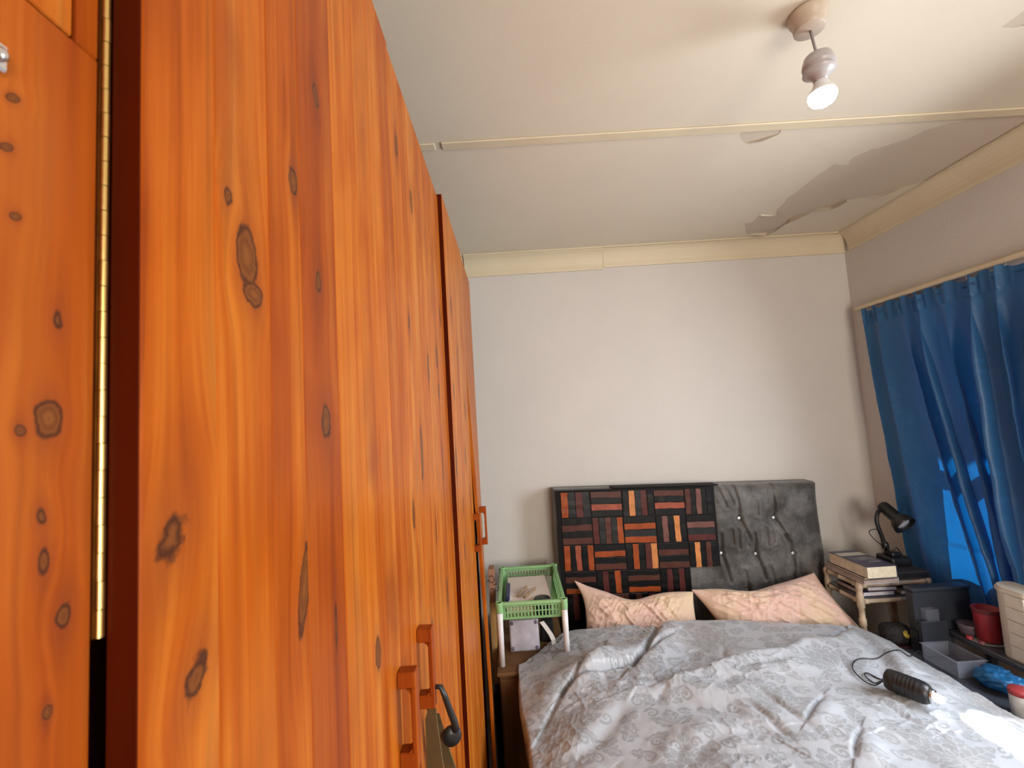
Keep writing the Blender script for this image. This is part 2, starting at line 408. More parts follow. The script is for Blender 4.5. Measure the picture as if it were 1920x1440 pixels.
# near wardrobe
RL = (-0.46, 0.45, 0.0)
W1 = thing('wardrobe', 'near varnished orange pine wardrobe with knotty plank doors and brass piano hinge', 'wardrobe', RL)
cw = wood('carcass_wood', 71.0, (), -0.05, 0.4)
b = B()
b.box((-0.78, -0.46, 0.0), (-0.222, -0.435, 2.29)); b.box((-0.78, 1.285, 0.0), (-0.222, 1.315, 2.29)); b.box((-0.78, 0.215, 0.0), (-0.222, 0.235, 2.29))
b.box((-0.78, -0.435, 2.265), (-0.222, 1.285, 2.29)); b.box((-0.78, -0.435, 0.02), (-0.222, 1.285, 0.08)); b.box((-0.795, -0.46, 0), (-0.78, 1.315, 2.29))
b.obj('carcass', cw, W1)
kA = [(0.326, 1.781, 0.0125, 0.0225, 0.05, 1.0), (0.331, 1.755, 0.008, 0.009, 0.4, 0.98), (0.450, 1.800, 0.010, 0.017, 0.0, 0.72), (0.401, 1.878, 0.009, 0.014, 0.0, 0.92),
      (0.456, 2.000, 0.008, 0.014, 0.3, 0.85), (0.460, 1.662, 0.013, 0.020, 0.0, 0.86), (0.405, 1.522, 0.010, 0.038, -0.25, 0.95), (0.270, 1.520, 0.014, 0.024, -0.55, 0.66),
      (0.600, 1.375, 0.012, 0.022, 0.1, 0.9), (0.310, 1.815, 0.008, 0.012, 0.2, 0.66), (0.252, 1.60, 0.022, 0.030, -.5, 0.58), (0.47, 1.46, 0.006, 0.05, 0, 0.62)]
kB = [(0.815, 2.170, 0.012, 0.025, 0.0, 0.85), (0.93, 2.12, 0.012, 0.030, 0.1, 0.85), (0.921, 1.600, 0.016, 0.055, 0.0, 0.92), (1.045, 1.785, 0.014, 0.035, 0.0, 0.9), (1.17, 1.827, 0.014, 0.03, 0, .92),
      (1.175, 1.74, 0.010, 0.02, 0, .9), (0.83, 1.50, 0.010, 0.03, 0, .88), (1.19, 1.56, 0.014, 0.05, 0, .88), (1.05, 1.42, .012, .03, 0, .85), (1.16, 1.25, .012, .04, 0, .85), (.95, 1.25, .012, .03, 0, .8), (1.26, 1.95, .012, .03, 0, .85), (.86, 1.85, .008, .02, 0, .8)]
kL = [(0.204, 1.664, 0.0062, 0.0080, 0.0, 1.0), (0.196, 1.659, 0.003, 0.003, 0.0, 0.85), (0.203, 1.603, 0.004, 0.008, 0.0, 0.78), (0.212, 1.577, 0.006, 0.008, 0, 0.7), (0.188, 1.749, 0.003, 0.002, .5, .85), (0.186, 1.80, 0.004, 0.0022, .6, .85), (0.184, 1.777, 0.004, 0.0022, .6, .82), (0.207, 1.709, 0.005, 0.010, 0, .6), (0.206, 1.54, 0.0025, 0.003, 0, .9), (.202, 1.622, .003, .006, .2, .7)]
BA = [0.231, 0.291, 0.357, 0.413, 0.497, 0.579, 0.640, 0.705, 0.773]
BB_ = [0.7745, 0.845, 0.915, 0.985, 1.055, 1.125, 1.195, 1.260, 1.320]
dL = part_empty('door', W1, (-0.21, -0.1, 0.03)); dA = part_empty('door', W1, (-0.2, 0.231, 0.03)); dB = part_empty('door', W1, (-0.2, 1.32, 0.03))
TA = [0.03, 0.05, 0.0, 0.0, 0.08, 0.10, 0.07, 0.06]
boards(dA, RL, BA, -0.2005, XF, 0.03, 2.335, kA, 1, TA, reds=[0.0, 0.0, 0.04, 0.45, 0.0, 0.05, 0.0, 0.25])
boards(dB, RL, BB_, -0.2005, XF, 0.03, 2.325, kB, 21, [0.08, 0.07, 0.12, 0.06, 0.10, 0.06, 0.08, 0.06], reds=[0.0, 0, 0, .04, 0, .03, 0, .08])
b = B(); b.box((-0.2003, 0.2303, 0.03), (XF-0.0012, 0.2312, 2.334)); b.obj('edge_shade_strip', M['edge'], dA)['label'] = 'door edge coloured dark to stand in for shade'  # dark overlay carrying the shade of this edge
# left leaf: boards, an inset upper panel, latch
XL = -0.2040
bounds = [-0.44, -0.36, -0.28, -0.20, -0.12, -0.04, 0.04, 0.11, 0.165, 0.2262]
boards(dL, RL, bounds, -0.2190, XL, 0.03, 1.8495, kL, 41, [0.0]*8+[0.0], reds=[0.1]*8+[0.28])  # redder, darker boards: blocked light on this leaf put into the colour
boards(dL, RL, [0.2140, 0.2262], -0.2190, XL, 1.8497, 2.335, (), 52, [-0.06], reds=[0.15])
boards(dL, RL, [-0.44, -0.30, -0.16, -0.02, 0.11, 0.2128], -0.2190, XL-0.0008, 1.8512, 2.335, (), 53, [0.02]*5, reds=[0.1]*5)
b = B(); b.box((-0.2215, -0.44, 1.80), (-0.2192, 0.2262, 2.335)); b.obj('backing', M['black_rough'], dL)
b = B(); b.box((XL, 0.160, 1.806), (XL+0.004, 0.1805, 1.818), 0.001); b.lathe([(0.003, 0), (0.003, 0.002), (0.0015, 0.003)], (XL+0.004, 0.176, 1.8115), (1, 0, 0), 10)
b.obj('latch', M['chrome'], dL)['label'] = 'small white metal latch plate'
km = None; R2 = rnd(8)
for i in range(58):                                    # knuckles of the piano hinge, one mesh shared
    z = 1.5605 + i*0.0131
    if km is None:
        bb = B(); bb.lathe([(0.0019, 0), (0.0019, 0.0127)], (0, 0, 0), n=16, caps=True)
        for f_ in bb.bm.faces: f_.smooth = False
        bmesh.ops.recalc_face_normals(bb.bm, faces=bb.bm.faces)
        km = bpy.data.meshes.new('hinge_knuckle'); bb.bm.to_mesh(km); bb.bm.free(); km.materials.append(M['brass'])
    link('hinge_knuckle', km, dA, Vector((-0.2022+R2.uniform(-.0001, .0001), 0.2285, z)) - worldloc(dA))
b = B(); b.box((-0.2190, 0.2272, 1.56), (-0.2042, 0.2276, 2.32)); b.obj('hinge_leaf', M['brass'], dA)
pull_handle(dA, XF, 0.690, 1.182, 1.310, M['handle']); pull_handle(dB, XF, 0.822, 1.184, 1.312, M['handle'])
# far wardrobe
RL2 = (-0.46, 1.78, 0.0)
W2 = thing('wardrobe', 'far varnished pine wardrobe beside the bed, its last door standing ajar', 'wardrobe', RL2)
b = B(); 
b.box((-0.78, 1.322, 0.0), (-0.20, 1.346, 2.33)); b.box((-0.78, 2.175, 0.0), (-0.20, 2.20, 2.33)); b.box((-0.78, 1.79, 0.05), (-0.20, 1.81, 2.32))
b.box((-0.78, 1.346, 2.305), (-0.20, 2.175, 2.33)); b.box((-0.78, 1.346, 0.02), (-0.20, 2.175, 0.07)); b.box((-0.78, 1.346, 1.50), (-0.20, 2.175, 1.52)); b.box((-0.795, 1.322, 0), (-0.78, 2.20, 2.33))
b.obj('carcass', cw, W2)
dC = part_empty('door', W2, (-0.19, 1.325, 0.03)); dD = part_empty('door', W2, (-0.19, 2.25, 0.03))
kC = [(1.416, 2.02, .014, .03, 0, .9), (1.35, 1.546, .014, .04, 0, .92), (1.60, 1.542, .014, .03, 0, .9), (1.673, 1.70, .014, .03, 0, .9), (1.45, 1.268, .014, .03, 0, .9), (1.52, 1.88, .012, .03, 0, .88), (1.38, 1.75, .012, .03, 0, .85), (1.7, 1.4, .012, .03, 0, .8), (1.47, 1.40, .012, .03, 0, .85)]
XC = -0.172
boards(dC, RL2, [1.322, 1.40, 1.48, 1.56, 1.64, 1.72, 1.797], -0.190, XC, 0.05, 2.335, kC, 61, [0.12, 0.15, 0.10, 0.15, 0.13, 0.15], reds=[0.0, 0, 0.03, 0, 0.02, 0])
b = B(); b.box((-0.1898, 1.3213, 0.05), (XC-0.0012, 1.3222, 2.334)); b.obj('edge_shade_strip', M['edge'], dC)['label'] = 'door edge coloured dark to stand in for shade'
def twist(y, z): return 0.025*min(1.4, max(0, (1.95-z)/0.85))*max(0, (2.20-y)/0.395)
boards(dD, RL2, [1.812, 1.876, 1.940, 2.004, 2.070, 2.136, 2.200], -0.187, XC-.002, 0.05, 2.335, (), 81, [0.08]*6, twist, reds=[0.03]*6)
pull_handle(dC, XC, 1.765, 1.182, 1.318, M['handle']); pull_handle(dD, XC+0.0155, 1.87, 1.180, 1.325, M['handle'])

# ------------------------------------------------------------ ceiling pendant
PX, PY = 0.835, 1.12
L = thing('pendant_light', 'bare white bulb hanging on a short flex from a ceiling rose', 'lamp', (PX, PY, 2.40))
pl = mat('aged_cream_plastic', (0.50, 0.42, 0.34), 0.4)
b = B(); b.lathe([(0.046, ZC-.0005), (0.047, ZC-0.008), (0.044, ZC-0.018), (0.039, ZC-0.026), (0.0375, ZC-0.034), (0.036, ZC-0.046), (0.034, ZC-0.0475), (0.006, ZC-0.049)], (PX-0.012, PY, 0), n=32); b.obj('ceiling_rose', pl, L)
b = B(); b.tube([(PX-0.010, PY, ZC-0.045), (PX-0.006, PY, 2.575), (PX, PY, 2.535)], 0.0034, 8); b.obj('flex', mat('grey_flex', (0.30, 0.27, 0.30), 0.5), L)
b = B(); b.lathe([(0.006, 2.546), (0.018, 2.543), (0.031, 2.534), (0.036, 2.520), (0.0375, 2.512), (0.0375, 2.508), (0.034, 2.506), (0.034, 2.499), (0.037, 2.497), (0.038, 2.493), (0.028, 2.487), (0.019, 2.480), (0.016, 2.470), (0.012, 2.468)], (PX, PY, 0), n=32)
hd = b.obj('lamp_holder', mat('lamp_holder_plastic', (0.46, 0.44, 0.46), 0.35), L)
ke = NT('bulb_glow'); em = ke.n('ShaderNodeEmission'); em.inputs[0].default_value = (0.90, 0.97, 1.0, 1); em.inputs[1].default_value = 14.0; ke.l(em.outputs[0], ke.out.inputs[0]); M['glow'] = ke.m
b = B(); b.lathe([(0.0125, 2.470), (0.0165, 2.463), (0.020, 2.452), (0.027, 2.444), (0.031, 2.437), (0.0315, 2.434)], (PX, PY, 0), n=28); bulb = b.obj('bulb', mat('bulb_body', (0.80, 0.82, 0.85), 0.35), L)
b = B(); b.lathe([(0.0315, 2.4338), (0.033, 2.428), (0.0315, 2.420), (0.026, 2.411), (0.017, 2.405), (0.006, 2.402)], (PX, PY, 0), n=28); o = b.obj('diffuser', M['glow'], bulb); o['label'] = 'glowing white dome of the bulb'
pt = lamp('POINT', 'bulb_light', (PX, PY, 2.36), 1.0, (0.92, 0.97, 1.0), shadow_soft_size=0.04)

# ------------------------------------------------------------ strap on the wardrobe handle
ST = thing('luggage_strap', 'olive webbing strap with a black clip hanging from the second wardrobe handle', 'strap', (-0.15, 0.82, 0.75))
olive = mat('olive_webbing', (0.115, 0.078, 0.030), 0.85, vscale=30, bump=0.5, bscale=900)
def ribbon(pts, wdir, wid, th, b):
    n = len(pts); v = []; wd = Vector(wdir).normalized()
    for i, p in enumerate(pts):
        p = Vector(p); d = (Vector(pts[min(i+1, n-1)])-Vector(pts[max(i-1, 0)])).normalized(); nn = d.cross(wd).normalized()
        ww = wid[i] if isinstance(wid, list) else wid
        for s, t in ((-1, -1), (1, -1), (1, 1), (-1, 1)): v.append(p + wd*s*ww/2 + nn*t*th/2)
    f = [(4*i+j, 4*i+(j+1) % 4, 4*i+4+(j+1) % 4, 4*i+4+j) for i in range(n-1) for j in range(4)] + [(3, 2, 1, 0), tuple(4*n-4+j for j in range(4))]
    b.add(v, f, smooth=False)
b = B(); ribbon([(-.165, .818, 1.182), (-.167, .815, 1.165), (-.160, .800, 1.09), (-.152, .790, 1.03), (-.146, .786, .96), (-.146, .784, .80)], (1, -0.35, 0), [.014, .022, .032, .034, .034, .034], .0022, b); b.obj('webbing', olive, ST)
b = B(); ribbon([(-.162, .832, 1.165), (-.152, .850, 1.09), (-.132, .85, 1.02), (-.118, .84, .96), (-.112, .83, .80)], (1, -0.35, 0), [.012, .02, .026, .026, .026], .0022, b); b.obj('webbing', olive, ST)
b = B(); b.tube([(-.171, .822, 1.176), (-.172, .822, 1.198), (-.163, .822, 1.214), (-.150, .822, 1.213), (-.144, .824, 1.196), (-.138, .828, 1.172), (-.132, .833, 1.150), (-.130, .836, 1.134)], [.0035, .004, .0045, .0045, .005, .0055, .006, .007], 10)
b.lathe([(0.002, -.004), (.016, -.004), (.017, 0), (.016, .004), (.002, .004)], (-.138, .838, 1.124), (0.3, -1, 0), 16); b.obj('clip', M['black'], ST)['label'] = 'black plastic snap clip'

# ------------------------------------------------------------ bedside chest, plank with hooks, suitcase
CH = thing('bedside_chest', 'plain dark brown bedside chest under the green basket rack', 'chest', (0.02, 2.36, 0))
cbm = wood('chest_wood', 33.0, (), 0.0, 0.0, base=[(0.25, (0.105, 0.052, 0.024)), (0.5, (0.15, 0.078, 0.036)), (0.8, (0.19, 0.10, 0.045))], rough=0.55)
b = B(); b.box((-0.125, 2.06, 0.04), (0.165, 2.72, 0.585), 0.002); b.obj('body', cbm, CH)
b = B(); b.box((-0.135, 2.045, 0.585), (0.172, 2.73, 0.600), 0.003); b.obj('top', cbm, CH)
b = B(); b.box((-0.12, 2.052, 0.06), (0.16, 2.059, 0.57), 0.002); b.obj('front_panel', cbm, CH)
b = B(); b.box((-0.125, 2.07, 0.0), (0.165, 2.71, 0.04)); b.obj('plinth', M['black_rough'], CH)
o = B(); o.box((-0.166, 2.22, 0.0), (-0.139, 2.62, 0.425), 0.010, seg=2); SC = tag(o.obj('flat_case', M['black_rough']), 'dark flat case standing in the gap beside the brown chest', 'case')
PK = thing('hook_plank', 'narrow upright plank with two wire hooks beside the wardrobe end', 'plank', (-0.152, 2.33, 0.425))
pk1 = wood('pinkish_plank_wood', 12.0, (), 0.0, 0.0, base=[(0.25, (0.26, 0.12, 0.07)), (0.8, (0.40, 0.21, 0.13))], rough=.6); pk2 = wood('pale_plank_wood', 13.0, [(-0.0, 0.07, .02, .012, 0, 0.95)], 0.05, 0.0, base=PALE, rough=.6)
b = B(); b.box((-0.1655, 2.29, 0.800), (-0.139, 2.36, 0.953), 0.001); b.obj('top_block', pk1, PK)
b = B(); b.box((-0.168, 2.292, 0.426), (-0.1405, 2.36, 0.800), 0.001); b.obj('upright', pk2, PK)
def hook(x, y, z):
    b = B(); pts = [(x-0.020, y, z-0.004), (x-.012, y, z-0.001)] + [(x+0.005+0.013*math.cos(a), y-0.004, z+0.004+0.016*math.sin(a)) for a in np.linspace(PI*1.12, PI*2.75, 14)]
    b.tube(pts, 0.0016, 6); b.obj('hook', M['black'], PK)['label'] = 'bent dark wire hook'
hook(-0.155, 2.283, 0.907); hook(-0.136, 2.286, 0.868)

# ------------------------------------------------------------ green basket rack
BR = thing('basket_rack', 'green plastic basket on white tube legs standing on the brown chest', 'rack', (0.03, 2.36, 0.60))
kgr = NT('green_plastic'); kgr.b.inputs['Base Color'].default_value = (0.30, 0.62, 0.25, 1); kgr.b.inputs['Roughness'].default_value = 0.38
nz = kgr.noise(kgr.n('ShaderNodeTexCoord').outputs['Object'], 14, 3); kgr.l(kgr.mix(nz, (0.33, 0.60, 0.28), (0.46, 0.74, 0.40)), kgr.b.inputs['Base Color'])
tl = kgr.n('ShaderNodeBsdfTranslucent'); tl.inputs[0].default_value = (0.35, 0.7, 0.28, 1); mx = kgr.n('ShaderNodeMixShader'); mx.inputs[0].default_value = 0.35
kgr.l(kgr.b.outputs[0], mx.inputs[1]); kgr.l(tl.outputs[0], mx.inputs[2]); kgr.l(mx.outputs[0], kgr.out.inputs[0]); M['green'] = kgr.m
bx0, bx1, by0, by1, bz0, bz1 = -0.112, 0.172, 2.105, 2.60, 0.788, 0.866
def sl(t): return 0.012*(1-t)       # walls lean in towards the bottom
b = B()
for (p, q) in (((bx0, by0), (bx1, by0)), ((bx1, by0), (bx1, by1)), ((bx1, by1), (bx0, by1)), ((bx0, by1), (bx0, by0))):
    x0, x1 = sorted((p[0], q[0])); y0, y1 = sorted((p[1], q[1]))
    b.box((x0-.009, y0-.009, bz1-.013), (x1+.009, y1+.009, bz1), 0.003)
b.obj('rim', M['green'], BR)
def lattice(name, p, q, n):
    b = B(); p = Vector(p); q = Vector(q); d = (q-p).normalized(); nrm = Vector((-d.y, d.x, 0)); L_ = (q-p).length
    def bar(s0, s1, z0, z1, t=0.0018):
        v = []
        for z in (z0, z1):
            ins = sl((z-bz0)/(bz1-bz0))
            for s, tt in ((s0, -t), (s1, -t), (s1, t), (s0, t)): v.append(p + d*s + nrm*(ins+tt) + Vector((0, 0, z)))
        b.add(v, [(3, 2, 1, 0), (4, 5, 6, 7), (0, 1, 5, 4), (1, 2, 6, 5), (2, 3, 7, 6), (3, 0, 4, 7)])
    bar(0.012, L_-.012, bz0, bz0+.010); bar(0.012, L_-.012, bz1-.022, bz1-.010); bar(0.02, L_-.02, bz0+.032, bz0+.036)
    for i in range(n+1):
        s = 0.02+(L_-.04)*i/n; bar(s-.0028, s+.0028, bz0, bz1-.01)
    bar(0.012, 0.026, bz0, bz1-.01); bar(L_-.026, L_-.012, bz0, bz1-.01)
    b.obj(name, M['green'], BR)
lattice('front_grille', (bx0, by0, 0), (bx1, by0, 0), 16); lattice('side_grille', (bx1, by0, 0), (bx1, by1, 0), 26)
lattice('back_grille', (bx1, by1, 0), (bx0, by1, 0), 16); lattice('side_grille', (bx0, by1, 0), (bx0, by0, 0), 26)
b = B(); b.box((bx0+.012, by0+.012, bz0), (bx1-.012, by1-.012, bz0+.004)); b.obj('basket_floor', M['green'], BR)
for (x, y) in ((bx0, by0), (bx1, by0), (bx0, by1), (bx1, by1)):
    b = B(); b.tube([(x, y, 0.6005), (x, y, 0.838)], [0.0115, 0.0135], 14); lg = b.obj('leg', M['white_plastic'], BR)
    b = B(); b.lathe([(0.014, 0.824), (0.0152, 0.828), (0.0162, 0.862), (0.0162, 0.869), (0.0125, 0.869), (0.0115, 0.850)], (x, y, 0), n=16); b.obj('corner_socket', M['green'], lg)
# things in the basket
RP = rnd(3)
for i, (lab, x0, x1, y0, y1, z, t, an, g) in enumerate([
        ('cream paper pad at the bottom of the pile in the green basket', -0.085, 0.125, 2.17, 2.50, 0.7925, 0.022, 0.02, None),
        ('grey card sheet sticking out behind the white papers', -0.05, 0.135, 2.26, 2.56, 0.8150, 0.008, -0.10, None),
        ('white paper stack on top in the green basket', -0.078, 0.115, 2.18, 2.50, 0.8235, 0.020, 0.03, None)]):
    cx, cy = (x0+x1)/2, (y0+y1)/2; b = B(); mt = Matrix.Translation((cx, cy, 0)) @ Matrix.Rotation(an, 4, 'Z') @ Matrix.Translation((-cx, -cy, 0))
    n = 4
    for j in range(n):
        dx = RP.uniform(-.003, .003); dy = RP.uniform(-.003, .003)
        b.box((x0+dx, y0+dy, z+t*j/n+.0002), (x1+dx, y1+dy, z+t*(j+1)/n-.0002), 0, mat4=mt)
    tag(b.obj('paper_stack', mat('stack_paper_%d' % i, ((0.68, 0.62, 0.50), (0.42, 0.43, 0.36), (0.72, 0.64, 0.58))[i], 0.8, var=.04)), lab, 'paper')
pg = mat('clothes_peg_wood', (0.40, 0.28, 0.17), 0.7)
for lab, x0, y0, x1, y1, z in (('left wooden clothes peg lying on the white papers', -0.03, 2.215, 0.015, 2.33, .8445), ('right wooden clothes peg lying on the white papers', 0.0, 2.20, 0.055, 2.30, .8445)):
    d = Vector((x1-x0, y1-y0, 0)); an = math.atan2(d.y, d.x); Lp = d.length
    mt = Matrix.Translation((x0, y0, z)) @ Matrix.Rotation(an, 4, 'Z'); P = thing('clothes_peg', lab, 'peg', (x0, y0, z), 'wooden pegs in the basket')
    b = B(); b.box((0, -.006, 0), (Lp, .006, .005), .001, mat4=mt); b.obj('lower_jaw', pg, P)
    b = B(); b.box((0, -.006, .0065), (Lp, .006, .011), .001, mat4=mt); b.obj('upper_jaw', pg, P)
    b = B(); b.box((Lp*.45, -.0065, .0), (Lp*.55, .0065, .0125), .0005, mat4=mt); b.obj('spring', M['chrome'], P)
b = B(); b.lathe([(.002, 0), (.036, 0), (.038, .004), (.038, .060), (.035, .064), (.006, .066)], (0.080, 2.162, 0.7925), n=28); tag(b.obj('round_tin', M['black']), 'black round tin against the front of the green basket', 'tin')
b = B(); mt = Matrix.Translation((-.088, 2.22, .7925)) @ Matrix.Rotation(.15, 4, 'Y') @ Matrix.Rotation(.1, 4, 'X')
b.box((-.006, -.03, .005), (.012, .11, .075), .002, mat4=mt); BXo = tag(b.obj('medicine_box', mat('navy_card', (.03, .035, .12), .5)), 'small navy and white box at the left side of the basket', 'box')
b = B(); b.box((.0122, -.02, .03), (.0132, .06, .07), 0, mat4=mt); b.obj('label_patch', M['white_plastic'], BXo)

# scale standing on the chest, bent strip
SL = thing('kitchen_scale', 'silvery square scale stood on edge on the chest below the basket', 'scale', (-0.006, 2.30, 0.60))
slm = mat('scratched_silver', (0.46, 0.45, 0.54), 0.42, 0.35, vscale=25, var=.12)
mt = Matrix.Translation((-.008, 2.22, .6008)) @ Matrix.Rotation(-0.16, 4, 'X')
b = B(); b.box((-.070, 0, 0), (.066, .012, .135), .006, mat4=mt, seg=2); b.obj('plate', slm, SL)
for x in (-.058, .054):
    for z in (.014, .120):
        p = mt @ Vector((x, 0, z)); b = B(); b.lathe([(.002, .0035), (.0075, .003), (.009, -.001)], p, mt.to_3x3() @ Vector((0, -1, 0)), 12); b.obj('foot', mat('scale_foot', (.16, .14, .19), .6) if 'scale_foot' not in bpy.data.materials else bpy.data.materials['scale_foot'], SL)
b = B(); ribbon([(0.073, 2.235, .722), (0.09, 2.228, .700), (.110, 2.218, .672), (.121, 2.21, .650), (.122, 2.205, .625), (.121, 2.202, .602)], (1, .1, .25), .020, .0025, b); tag(b.obj('bent_strip', mat('grey_metal_strip', (.42, .42, .42), .4, .5)), 'bent pale metal strip standing right of the silvery scale', 'strip')
b = B(); b.box((.068, 2.30, .6005), (.13, 2.36, .70), .006); tag(b.obj('black_holder', M['black']), 'black block on the chest behind the bent strip', 'holder')

# ------------------------------------------------------------ bed: base, mattress, headboard
BD = thing('bed', 'low double bed with a dark red sheet, mostly under the duvet', 'bed', (0.92, 1.60, 0))
redsheet = mat('maroon_sheet', (0.10, 0.014, 0.014), 0.9, bump=.3, bscale=300)
b = B(); b.box((0.20, 0.62, 0.06), (1.57, 2.565, 0.28), 0.01); b.obj('base', mat('bed_base_cloth', (.05, .04, .035), .9), BD)
b = B(); b.box((0.19, 0.62, 0.28), (1.582, 2.568, 0.490), 0.035, seg=3); b.obj('mattress', redsheet, BD)
for x in (0.26, 1.54):
    for y in (0.70, 2.50): b = B(); b.lathe([(.02, 0), (.03, .06)], (x, y, 0), n=12); b.obj('leg', M['black'], BD)
HB = thing('headboard', 'black buttoned headboard half covered by a leather strip patchwork', 'headboard', (0.93, 2.66, 0))
def tilt(x): return -0.030*(x-0.194)
kv = NT('worn_black_velvet'); tc = kv.n('ShaderNodeTexCoord').outputs['Object']
n1 = kv.noise(tc, 4.5, 6, .65); n2 = kv.noise(tc, 70, 4)
f = kv.mapr(kv.math('ADD', n1, kv.math('MULTIPLY', n2, .16)), .50, .70, 0, .9)
kv.l(kv.mix(f, (.038, .035, .032), (.14, .135, .131)), kv.b.inputs['Base Color']); kv.b.inputs['Roughness'].default_value = .62; kv.b.inputs['Sheen Weight'].default_value = .25
kv.bump(n2, .25); M['velvet'] = kv.m
nu, nv = 300, 170
hx0, hx1, hz0, hz1 = 0.194, 1.662, 0.30, 1.262
U, V = np.meshgrid(np.linspace(0, 1, nu), np.linspace(0, 1, nv), indexing='ij')
XX = hx0+(hx1-hx0)*U; ZZ = hz0+(hz1-hz0)*V
ed = np.minimum(np.minimum(XX-hx0, hx1-XX), hz1-ZZ)
rr = 0.045
bul = np.where(ed < rr, rr-np.sqrt(np.maximum(0, rr**2-(rr-np.clip(ed, 0, rr))**2)), 0)
cov = ease((XX-1.02)/.08)
YY = 2.603+bul*1.2 - 0.016*cov*ease(ed/0.12)
bt = [(1.205, 1.079), (1.395, 1.077), (1.088, .895), (1.276, .886), (1.479, .883), (1.195, .70), (1.39, .70), (1.585, .71)]
dim = np.zeros_like(XX)
for (bx, bz) in bt:
    d2 = (XX-bx)**2+(ZZ-bz)**2; dim += .024*np.exp(-d2/.035**2) + .010*np.exp(-d2/.011**2)
def seg(XX, ZZ, a, c):
    ax, az = a; cx, cz = c; dx, dz = cx-ax, cz-az; t = np.clip(((XX-ax)*dx+(ZZ-az)*dz)/(dx*dx+dz*dz), 0, 1)
    return np.hypot(XX-ax-t*dx, ZZ-az-t*dz)
cre = [((1.205, 1.079), (1.195, 1.25)), ((1.395, 1.077), (1.40, 1.25)), ((1.205, 1.079), (1.25, .96)), ((1.395, 1.077), (1.46, .95)), ((1.088, .895), (1.09, 1.0)), ((1.088, .895), (1.12, .75)), ((1.276, .886), (1.27, 1.0)), ((1.276, .886), (1.31, .76)),
       ((1.479, .883), (1.44, .98)), ((1.479, .883), (1.46, .74)), ((1.13, 1.15), (1.10, 1.24)), ((1.17, 1.16), (1.14, 1.25)), ((1.43, 1.17), (1.41, 1.25)), ((1.3, 1.1), (1.3, 1.17)), ((1.36, .72), (1.34, .82)), ((1.22, .68), (1.20, .80)), ((1.15, .95), (1.15, 1.02)), ((1.18, .93), (1.18, 1.02)), ((1.23, .94), (1.225, 1.0)), ((1.34, .94), (1.34, 1.02)), ((1.37, .95), (1.37, 1.0))]
for i, (a, c) in enumerate(cre):
    d = seg(XX, ZZ, a, c); dim += (.016 if i < 10 else .007)*np.exp(-(d/.008)**2) - .005*np.exp(-((d-.018)/.012)**2)
YY = YY + dim*cov + (fbm(XX*14, ZZ*8, 3)-.5)*.010*cov + .004*(vnoise(XX*55, ZZ*4, 9)-.5)*cov*np.exp(-((ZZ-.93)/.12)**2)
edge_wob = (fbm(XX*6, ZZ*6, 21)-.5)*.012
XXw = XX + edge_wob*(np.abs(U-.5)*2)**6
verts = np.stack([XXw-0.93, YY-2.66, ZZ+tilt(XX)], -1).reshape(-1, 3).tolist(); faces = grid_faces(nu, nv)
# sides and back
bord = [i*nv for i in range(nu)]; L_ = len(verts)
ring = [i*nv for i in range(nu)] + [(nu-1)*nv+j for j in range(1, nv)] + [i*nv+nv-1 for i in range(nu-2, -1, -1)] + [j for j in range(nv-2, 0, -1)]
for q in ring:
    v = verts[q]; verts.append([v[0], 2.735-2.66, v[2]])
n = len(ring)
for i in range(n): faces.append([ring[i], ring[(i+1) % n], L_+(i+1) % n, L_+i])
faces.append([L_+i for i in range(n)][::-1])
me = mesh('padded_panel', verts, faces, M['velvet'], True)
bm = bmesh.new(); bm.from_mesh(me); bmesh.ops.recalc_face_normals(bm, faces=bm.faces); bm.to_mesh(me); bm.free()
link('padded_panel', me, HB)
crystal = mat('crystal_button', (.82, .83, .86), .12, .6)
for (bx, bz) in bt[:5]:
    b = B(); b.lathe([(.002, .0), (.0098, .001), (.0098, .004), (.0068, .0085), (.002, .0095)], (bx, 2.6145, bz+tilt(bx)), (0, -1, 0), 8); bo = b.obj('button', crystal, HB)
    for f in bo.data.polygons: f.use_smooth = False
b = B()
for z in (.35,): b.box((.25, 2.64, 0.0), (.33, 2.70, .40)); b.box((1.52, 2.64, 0.0), (1.60, 2.70, .40))
b.obj('support', M['black_rough'], HB)
# patchwork cover with strips
cx = [0.226, 0.393, 0.564, 0.739, 0.906, 1.060]; cz = [1.253, 1.112, .968, .830, .708, .572]
PW = B()
PW.box((0.205, 2.586, 0.52), (0.905, 2.591, 1.261), .001); PW.box((0.9052, 2.586, .835), (1.072, 2.591, 1.261), .001)
PW.box((0.52, 2.587, 1.2625), (1.10, 2.68, 1.2685), .001)
for v in PW.bm.verts: v.co.z += tilt(v.co.x)
PWo = PW.obj('patchwork_cover', mat('black_backing_leather', (.008, .007, .008), .6, spec=.12), HB); PWo['label'] = 'black backing cloth of the leather patchwork'
LC = {'K': (.006, .006, .007), 'G': (.020, .021, .023), 'O': (.30, .062, .016), 'B': (.085, .030, .022), 'M': (.085, .022, .020), 'T': (.56, .22, .075), 'R': (.31, .080, .045), 'P': (.17, .075, .062)}
LM = {k: mat('leather_'+n_, LC[k], .34, spec=.16, var=.16, vscale=22, bump=.15, bscale=240) for k, n_ in zip('KGOBMTRP', ('black', 'charcoal', 'orange', 'brown', 'maroon', 'tan', 'rust', 'mauve'))}
M['raw'] = mat('raw_leather_edge', (.20, .17, .15), .9)
